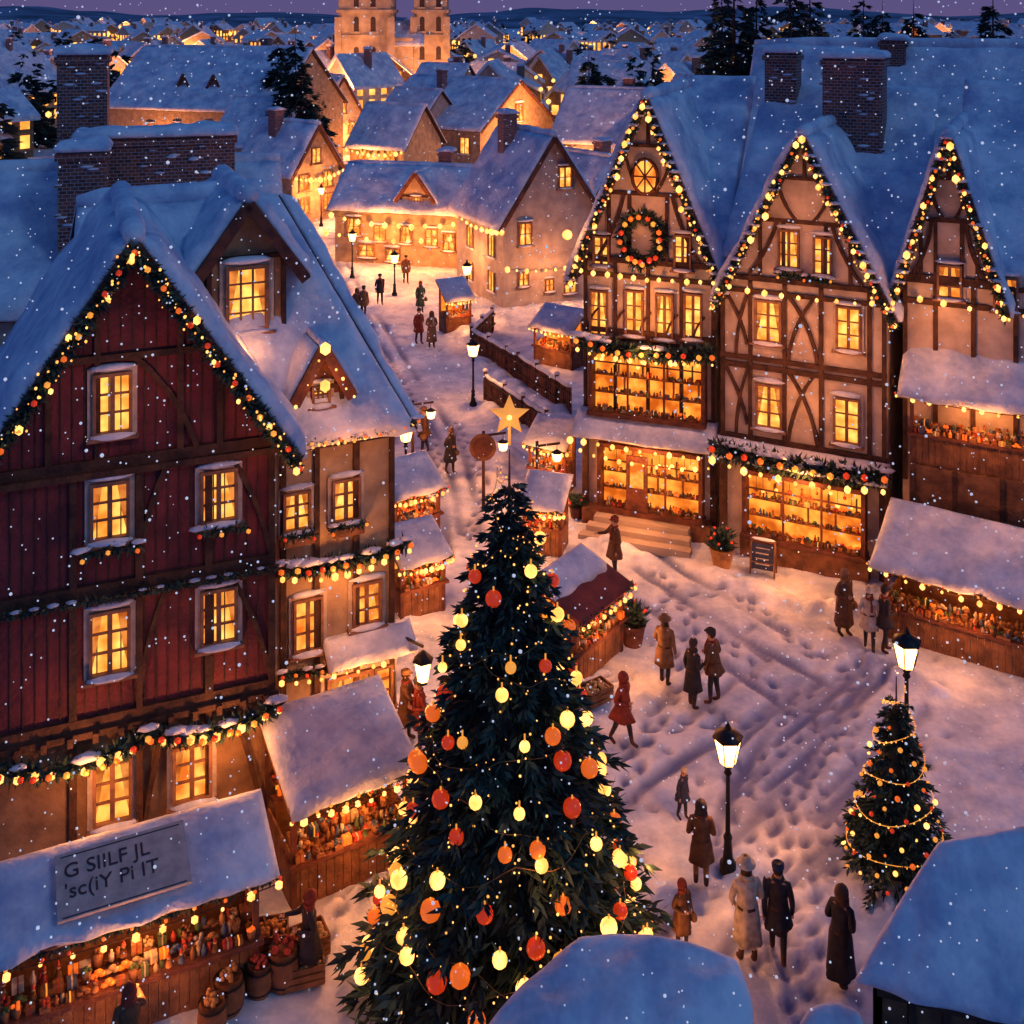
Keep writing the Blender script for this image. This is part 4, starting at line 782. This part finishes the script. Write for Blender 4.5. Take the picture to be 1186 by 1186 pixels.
# ------------------------------------------------------------------ people
def person(name,p,h,face,coat,legs,hat=('knit',None),stride=.0,arms=('down','down'),hem=.8,bag=None,scarf=None,hair=False,lean=0.):
    s=h/1.72; V=[];E=[];Rd=[];lab=[]
    def jv(x,y,z,r,l,par=None):
        V.append((x,y-lean*max(0,z-.9),z)); Rd.append(r); lab.append(l)
        if par is not None:E.append((par,len(V)-1))
        return len(V)-1
    pel=jv(0,0,.93,(.14,.12),'c'); sp=jv(0,0,1.13,(.14,.115),'c',pel); chs=jv(0,0,1.33,(.17,.12),'c',sp); nk=jv(0,0,1.47,(.06,.06),'s',chs)
    h0=jv(0,-.012,1.545,(.075,.085),'s',nk); h1=jv(0,-.01,1.62,(.088,.1),'s',h0); h2=jv(0,0,1.69,(.06,.07),'s',h1)
    hands=[]
    for sg,ar in ((-1,arms[0]),(1,arms[1])):
        sh=jv(sg*.185,0,1.39,(.075,.075),'c',chs)
        if ar=='down': el=(sg*.25,.03,1.12);wr=(sg*.255,-.06,.88);hd=(sg*.25,-.09,.80)
        elif ar=='bent': el=(sg*.26,.05,1.13);wr=(sg*.13,-.22,1.10);hd=(sg*.07,-.27,1.12)
        elif ar=='reach': el=(sg*.27,-.14,1.2);wr=(sg*.24,-.4,1.24);hd=(sg*.23,-.48,1.25)
        elif ar=='swing': el=(sg*.24,.14,1.14);wr=(sg*.23,.12,.9);hd=(sg*.23,.09,.82)
        else: el=(sg*.28,-.02,1.14);wr=(sg*.2,-.14,.98);hd=(sg*.16,-.17,.93)
        e_=jv(*el,(.058,.058),'c',sh); w_=jv(*wr,(.042,.042),'c',e_); d_=jv(*hd,(.032,.02),'s',w_); hands.append((Vector(wr),Vector(hd),sg))
    for sg in (-1,1):
        st=stride*sg
        hp=jv(sg*.09,0,.86,(.1,.1),'l',pel); kn=jv(sg*.1,-st*.5-.02,.48,(.068,.068),'l',hp); an=jv(sg*.1,-st+.02,.09+(.05 if st<-.05 else 0),(.048,.05),'b',kn); jv(sg*.115,-st-.15,.04,(.042,.036),'b',an)
    me=bpy.data.meshes.new('b'); me.from_pydata([Vector(v)*s for v in V],E,[]); ob=bpy.data.objects.new('b',me); scn.collection.objects.link(ob)
    ob.modifiers.new('k','SKIN'); sk=me.skin_vertices[0].data
    for i,r_ in enumerate(Rd): sk[i].radius=(r_[0]*s,r_[1]*s)
    sk[0].use_root=True; ss=ob.modifiers.new('s','SUBSURF'); ss.levels=1;ss.render_levels=1
    dg=bpy.context.evaluated_depsgraph_get(); ev=ob.evaluated_get(dg); m2=bpy.data.meshes.new_from_object(ev)
    vs=[v.co.copy() for v in m2.vertices]; JV=[Vector(v)*s for v in V]; mb=MB(); boots=TIM
    mp={'c':coat,'s':SKIN,'l':legs,'b':boots}; groups={}
    for f in m2.polygons:
        c=f.center; best=min(range(len(JV)),key=lambda i:(JV[i]-c).length_squared); groups.setdefault(lab[best],[]).append(list(f.vertices))
    for l,fs in groups.items():
        used=sorted({i for f in fs for i in f}); rm={u:k for k,u in enumerate(used)}; mb.add([vs[u] for u in used],[[rm[i] for i in f] for f in fs],mp[l],True)
    bpy.data.objects.remove(ob); 
    def q(x,y,z): return (x*s,(y-lean*max(0,z-.9))*s,z*s)
    for w_,d_,sg in hands:
        dr=(d_-w_).normalized(); sd=Vector((1,0,0)) if abs(dr.x)<.7 else Vector((0,0,1)); sd=(sd-dr*sd.dot(dr)).normalized(); inn=dr.cross(sd)
        for i,fl in enumerate((.055,.07,.075,.068)):
            b=d_+sd*(i-1.5)*.019; b2=b+dr*fl*.6; b3=b2+(dr*.7+inn*.5*(-1))*fl*.5; mb.tube([q(*b),q(*b2),q(*b3)],[.01*s,.009*s,.007*s],SKIN,6)
        b=d_-dr*.03+sd*.03; mb.tube([q(*b),q(*(b+sd*.03+dr*.025)),q(*(b+sd*.038+dr*.055))],[.012*s,.011*s,.008*s],SKIN,6)
    def ring(z,rx,ry): c=q(0,0,z); return (c,rx*s,ry*s)
    rg=[ring(1.45,.075,.075),ring(1.42,.15,.105),ring(1.33,.195,.14),ring(1.15,.165,.135),ring(1.02,.18,.15),ring(.9,.21,.175)]
    hz=hem
    if hz<.85: rg+= [ring((.9+hz)/2,.225,.19+abs(stride)*.3),ring(hz,.25,.215+abs(stride)*.5)]
    rg.append(ring(min(hz,.88)+.02,.16,.14)); mb.loft(rg,coat,20,True,.13,R.random()*6)
    mb.loft([ring(1.045,.178,.15),ring(1.0,.186,.158)],TIM,20,False)
    sc=scarf or coat; mb.tube([q(.085*math.cos(a*.5236),.085*math.sin(a*.5236)-.005,1.475+.008*math.sin(a)) for a in range(13)],.036*s,sc,8)
    if scarf: mb.tube([q(.04,-.1,1.46),q(.06,-.15,1.33),q(.06,-.165,1.15)],[.03*s,.035*s,.04*s],sc,6)
    for sg in (-1,1):
        mb.ball(q(sg*.032,-.1,1.625),.013*s,C_DRK,1); mb.ball(q(sg*.088,0,1.61),.022*s,SKIN,1,(.5,1,1.3)); mb.tube([q(sg*.018,-.108,1.648),q(sg*.048,-.098,1.65)],.005*s,HAIR,4)
    mb.tube([q(0,-.1,1.62),q(0,-.122,1.592),q(0,-.1,1.585)],[.008*s,.014*s,.008*s],SKIN,6); mb.tube([q(-.022,-.102,1.56),q(0,-.107,1.556),q(.022,-.102,1.56)],.006*s,C_RED,5)
    mb.ball(q(0,.022,1.64),.1*s,HAIR,2,(.98,.95,1.02)); 
    if hair: mb.loft([ring(1.66,.09,.09),ring(1.55,.1,.085),ring(1.4,.085,.06)],HAIR,12)
    k,hm_=hat; hm_=hm_ or coat
    if k=='knit': mb.loft([ring(1.655,.108,.115),ring(1.70,.11,.118),ring(1.76,.085,.09),ring(1.79,.03,.03)],hm_,14); mb.ball(q(0,.01,1.81),.036*s,C_CRM,1)
    elif k=='brim': mb.loft([ring(1.672,.165,.175),ring(1.685,.165,.175),ring(1.69,.1,.11),ring(1.78,.085,.09),ring(1.795,.04,.04)],hm_,16)
    elif k=='hood': mb.ball(q(0,.03,1.635),.135*s,hm_,2,(.95,1,1.12)); mb.loft([ring(1.56,.12,.11),ring(1.45,.14,.11)],hm_,14)
    elif k=='cap': mb.loft([ring(1.67,.11,.12),ring(1.73,.115,.12),ring(1.76,.07,.07)],hm_,14); mb.ball(q(0,-.12,1.675),.07*s,hm_,2,(1,.8,.15))
    if bag: mb.ball(q(.3,-.05,.74),.14*s,bag,2,(.7,1,.9),.1); mb.tube([q(.28,-.1,.8),q(.27,-.09,.93),q(.3,0,.8)],.012*s,TIM,5)
    M=Matrix.Translation(p-Vector((0,0,.015)))@Matrix.Rotation(face,4,'Z'); return mb.build(name,None,M)
PL=[('woman',770,793,1.68,2.6,C_TAN,C_DRK,('brim',C_TAN),.05,('down','pocket'),.55),('woman',802,820,1.6,2.2,C_DRK,C_DRK,('knit',C_DRK),.04,('bent','down'),.5),('man',827,815,1.75,-2.2,C_BRN,C_DRK,('cap',C_DRK),.06,('bent','pocket'),.78),
('woman',720,862,1.62,.9,C_RED,C_DRK,('hood',C_RED),.25,('bent','down'),.65),('child',790,948,1.05,.8,C_NAVY,C_DRK,('knit',C_CRM),.1,('down','down'),.7),('woman',812,1028,1.62,3.0,C_BRN,C_TAN,('hood',C_DRK),.06,('bent','bent'),.6),
('woman',866,1116,1.74,3.3,C_CRM,C_CRM,('brim',C_CRM),.06,('bent','pocket'),.45),('man',901,1112,1.66,2.9,C_DRK,C_DRK,('cap',C_NAVY),.22,('down','swing'),.7),('woman',973,1142,1.66,2.3,C_DRK,C_DRK,('hood',C_BRN),.1,('bent','bent'),.25),
('woman',977,735,1.74,.5,C_BRN,C_BRN,('hood',C_TAN),.05,('bent','down'),.3),('woman',1007,752,1.6,-.3,C_CRM,C_DRK,('knit',C_CRM),.2,('reach','down'),.65),('man',1025,756,1.7,1.7,C_DRK,C_DRK,('cap',C_DRK),.1,('bent','down'),.75),
('woman',413,371,1.7,2.8,C_BRN,C_DRK,('hood',C_BRN),.1,('bent','down'),.5),('man',421,368,1.7,3,C_TAN,C_DRK,('cap',C_DRK),.1,('down','down'),.7),('woman',500,402,1.75,.2,C_TAN,C_TAN,('hood',C_BRN),.05,('bent','bent'),.3),('man',485,398,1.75,.6,C_RED,C_DRK,('knit',C_DRK),.1,('down','bent'),.6),
('woman',487,362,1.7,.4,C_GRN,C_BRN,('knit',C_RED),.05,('down','bent'),.4),('man',492,526,1.75,-1.5,C_BRN,C_DRK,('cap',C_TAN),.12,('reach','down'),.7),('woman',521,548,1.6,.8,C_DRK,C_DRK,('knit',C_BRN),.1,('bent','down'),.5),('man',712,668,1.75,-1.2,C_BRN,C_DRK,('cap',C_RED),.05,('reach','down'),.6),
('woman',470,858,1.6,1.5,C_BRN,C_DRK,('cap',C_TAN),.08,('reach','bent'),.5),('man',488,868,1.6,-1.2,C_RED,C_DRK,('knit',C_DRK),.08,('bent','bent'),.6),('woman',790,1098,1.2,.5,C_BRN,C_DRK,('hood',C_RED),.05,('bent','bent'),.5),('woman',150,1262,1.6,-2.6,C_BRN,C_DRK,('hood',C_RED),.05,('reach','bent'),.5),('man',470,328,1.7,.3,C_BRN,C_DRK,('cap',C_DRK),.1,('down','down'),.7),
('woman',358,1135,1.5,-1.2,C_DRK,C_BRN,('hood',C_RED),.1,('reach','bent'),.5),('man',440,352,1.7,.3,C_DRK,C_DRK,('cap',C_DRK),.15,('down','swing'),.7),('woman',372,252,1.7,.3,C_RED,C_DRK,('hood',C_BRN),.1,('down','bent'),.4),('man',356,246,1.7,2.3,C_DRK,C_DRK,('cap',C_DRK),.1,('down','down'),.7)]
for a in PL:
    nm,px,py,hh,fc,co,le,hat,stv,arms,hem=a
    person(nm,gp(px,py),hh,fc,co,le,hat,stv,arms,hem,bag=(C_TAN if R.random()<.35 else None),scarf=R.choice([None,C_RED,C_CRM,None]),hair=(nm=='woman' and hat[0]!='hood'),lean=R.choice([0,.04,.1]))
# ------------------------------------------------------------------ ground
def geo(a,b,n): return list(np.geomspace(a,b,n))
xs=[-v for v in geo(13.2,1800,28)][::-1]+list(np.arange(-12.6,16.01,.1))+geo(16.5,1800,28)
ys=[-200,-80,-20,0,8,13]+list(np.arange(15.5,60,.1))+list(np.arange(60,130,.6))+geo(131,3000,30)
xs=np.array(xs);ys=np.array(ys); X,Y=np.meshgrid(xs,ys); Dp=np.zeros_like(X); Up=np.zeros_like(X)
ix=lambda a,v:int(np.searchsorted(a,v))
def stamp(x,y,ax,ay,ang,dep,A=None):
    A=Dp if A is None else A
    m=max(ax,ay)*2.2; i0,i1=ix(xs,x-m),ix(xs,x+m);j0,j1=ix(ys,y-m),ix(ys,y+m)
    if i1<=i0 or j1<=j0:return
    dx=X[j0:j1,i0:i1]-x;dy=Y[j0:j1,i0:i1]-y;c,s_=math.cos(ang),math.sin(ang); u=(dx*c+dy*s_)/ax;v=(-dx*s_+dy*c)/ay
    A[j0:j1,i0:i1]=np.maximum(A[j0:j1,i0:i1],dep*np.exp(-(u*u+v*v)**1.5))
def spline(pts,step):
    P=[gp(*q) for q in pts]; out=[]
    for i in range(len(P)-1):
        p0=P[max(i-1,0)];p1=P[i];p2=P[i+1];p3=P[min(i+2,len(P)-1)]; n=max(2,int((p2-p1).length/step))
        for k in range(n):
            t=k/n; out.append(.5*((2*p1)+(p2-p0)*t+(2*p0-5*p1+4*p2-p3)*t*t+(3*p1-p0-3*p2+p3)*t**3))
    return out
def rut(pts,w=.17,dep=.12,offs=(-.55,.55)):
    for o in offs:
        S=spline(pts,.1)
        for i in range(len(S)-1):
            d=(S[i+1]-S[i]); n_=Vector((-d.y,d.x,0)).normalized()*o
            if math.sin(i*.043+o*3)>-.75: stamp(S[i].x+n_.x,S[i].y+n_.y,.16,w,math.atan2(d.y,d.x),dep*(.7+.3*math.sin(i*.13)))
def steps(pts,dep=.12):
    S=spline(pts,.36)
    for i in range(len(S)-1):
        d=S[i+1]-S[i]; a=math.atan2(d.y,d.x); o=.13*(1 if i%2 else -1); stamp(S[i].x-math.sin(a)*o,S[i].y+math.cos(a)*o,.21,.11,a+R.uniform(-.2,.2),dep)
def pile(pts,w=.5,h=.25):
    for p in spline(pts,.35): stamp(p.x+R.uniform(-.2,.2),p.y+R.uniform(-.2,.2),w*R.uniform(.7,1.3),w*R.uniform(.6,1.1),R.uniform(0,3),h*R.uniform(.4,1.3),Up)
st_=[(520,640),(500,520),(455,440),(420,380),(395,335),(370,280),(345,230)]
for o in (-24,-4,20): rut([(x+o*(1-.6*i/6),y) for i,(x,y) in enumerate(st_)],.16,.12)
rut([(740,640),(860,720),(1000,790)]);rut([(720,660),(830,740),(960,830),(1060,900)])
rut([(1010,760),(940,830),(880,920),(850,1010),(800,1100)]);rut([(985,770),(900,850),(800,900),(740,950)])
for i in range(16): # drag lines and shadow streaks, drawn as short blue-tinted grooves
    px=R.uniform(730,980);py=R.uniform(820,1080);l=R.uniform(60,140); rut([(px,py),(px+l*.5,py-l*.45),(px+l,py-l*R.uniform(.7,1.0))],R.uniform(.1,.2),R.uniform(.07,.12),(0,))
for pts in ([(840,740),(900,800),(960,850),(1000,900)],[(1000,770),(930,840),(870,900),(800,1000)],[(780,800),(740,870),(720,960)],[(900,1120),(900,1000),(930,900),(1000,800)],[(1010,940),(960,1000),(910,1080)],[(860,690),(950,760),(1010,770)],[(950,870),(900,940),(860,990)],[(720,870),(780,840),(900,830),(960,790)],[(520,560),(480,470),(430,390)],[(540,620),(560,560),(520,480)],[(760,660),(800,720),(770,790)],[(1080,1050),(1000,1000),(940,900),(900,860)],[(330,1100),(400,1060),(440,980)],[(830,820),(850,900),(820,1030)],[(700,740),(760,700),(860,680)],[(920,1180),(950,1080),(1000,1040)],[(870,1110),(920,1000),(1000,920),(1090,860)]):
    steps(pts)
for i in range(420):
    px=R.uniform(440,1120);py=R.uniform(330,1180); p=gp(px,py); stamp(p.x,p.y,.17,.09,R.uniform(0,6.3),R.uniform(.03,.09))
pile([(690,625),(745,650)],.4,.2);pile([(830,665),(900,690),(1010,712)],.4,.22);pile([(550,420),(605,455),(660,492)],.5,.3);pile([(545,395),(525,372)],.6,.35);pile([(565,475),(650,530)],.5,.3);pile([(455,590),(465,650),(470,720)],.4,.25);pile([(585,365),(690,352)],.6,.3)
pile([(390,315),(545,325)],.6,.3);pile([(1000,760),(1024,775),(1100,800)],.3,.18);pile([(322,1085),(480,1020)],.3,.16);pile([(600,520),(560,560)],.5,.3);pile([(1000,1035),(1090,1030)],.35,.16);pile([(660,790),(640,700)],.5,.3)
def sn(a,b,c,d): return np.sin(X*a+Y*b+c)*np.sin(X*b*1.3-Y*a*.8+d)
base=.045*sn(.9,.5,0,1)+.028*sn(2.3,1.7,2,4)+.018*sn(5.1,4.3,1,0); rs=np.random.RandomState(3); base+=rs.uniform(-.008,.008,X.shape)
far=(Y>130)|(np.abs(X)>20); base[far]=0
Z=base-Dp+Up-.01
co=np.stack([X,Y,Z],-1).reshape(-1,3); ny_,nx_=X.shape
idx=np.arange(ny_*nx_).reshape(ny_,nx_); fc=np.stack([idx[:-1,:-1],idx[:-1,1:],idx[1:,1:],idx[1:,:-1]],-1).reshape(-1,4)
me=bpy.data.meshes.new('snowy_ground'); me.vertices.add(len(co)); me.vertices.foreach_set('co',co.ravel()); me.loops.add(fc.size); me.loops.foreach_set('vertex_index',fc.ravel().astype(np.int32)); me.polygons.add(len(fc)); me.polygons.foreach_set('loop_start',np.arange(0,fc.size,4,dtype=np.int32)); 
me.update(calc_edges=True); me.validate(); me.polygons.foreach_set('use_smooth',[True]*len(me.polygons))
at=me.attributes.new('wear_shade','FLOAT','POINT'); at.data.foreach_set('value',np.clip(Dp/.11,0,1).ravel().astype(np.float32)*.95); me.materials.append(GSNOW)
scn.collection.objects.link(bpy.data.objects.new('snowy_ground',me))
# falling snow
mb=MB()
for i in range(5200):
    y=1/(1/11+R.random()*(1/70-1/11)); x=R.uniform(-.5,.5)*y; z=R.uniform(.2,17.5) 
    mb.ball((x,y,z),R.uniform(.008,.018)*(.55+y/45)*(1.6 if R.random()<.12 else 1),FLAKE,1)
mb.build('falling_snow')
# ------------------------------------------------------------------ sky, moonlight
w=bpy.data.worlds.new('World'); scn.world=w; w.use_nodes=True; n=w.node_tree; n.nodes.clear(); Lk=n.links
o=n.nodes.new('ShaderNodeOutputWorld'); add=n.nodes.new('ShaderNodeAddShader'); b1=n.nodes.new('ShaderNodeBackground'); b2=n.nodes.new('ShaderNodeBackground')
sk=n.nodes.new('ShaderNodeTexSky'); sk.sky_type='NISHITA'; sk.sun_disc=False; sk.sun_elevation=math.radians(1); sk.sun_rotation=math.radians(200)
Lk.new(sk.outputs[0],b1.inputs[0]); b1.inputs[1].default_value=.004
tc_=n.nodes.new('ShaderNodeTexCoord'); sp_=n.nodes.new('ShaderNodeSeparateXYZ'); Lk.new(tc_.outputs['Generated'],sp_.inputs[0])
cr=n.nodes.new('ShaderNodeValToRGB'); Lk.new(sp_.outputs[2],cr.inputs[0]); el=cr.color_ramp.elements
el[0].position=0; el[0].color=(.13,.10,.26,1); el[1].position=1; el[1].color=(.02,.10,.34,1); q=el.new(.12); q.color=(.05,.10,.30,1)
Lk.new(cr.outputs[0],b2.inputs[0]); b2.inputs[1].default_value=.82
Lk.new(b1.outputs[0],add.inputs[0]);Lk.new(b2.outputs[0],add.inputs[1]);Lk.new(add.outputs[0],o.inputs[0])
sl=bpy.data.lights.new('dusk_sun','SUN'); sl.energy=.32; sl.angle=math.radians(12); sl.color=(.36,.66,1); so=bpy.data.objects.new('dusk_sun',sl); scn.collection.objects.link(so); so.rotation_euler=(math.radians(52),0,math.radians(55))
cam=bpy.data.cameras.new('camera'); cam.sensor_width=36; cam.lens=F/1186*36; cam.shift_y=-(593-HY)/1186; cam.clip_end=5000; cam.clip_start=.5
co_=bpy.data.objects.new('camera',cam); scn.collection.objects.link(co_); co_.location=(0,0,H); co_.rotation_euler=(math.pi/2,0,0); scn.camera=co_
scn.view_settings.view_transform='Standard'; scn.view_settings.look='None'; scn.view_settings.exposure=0
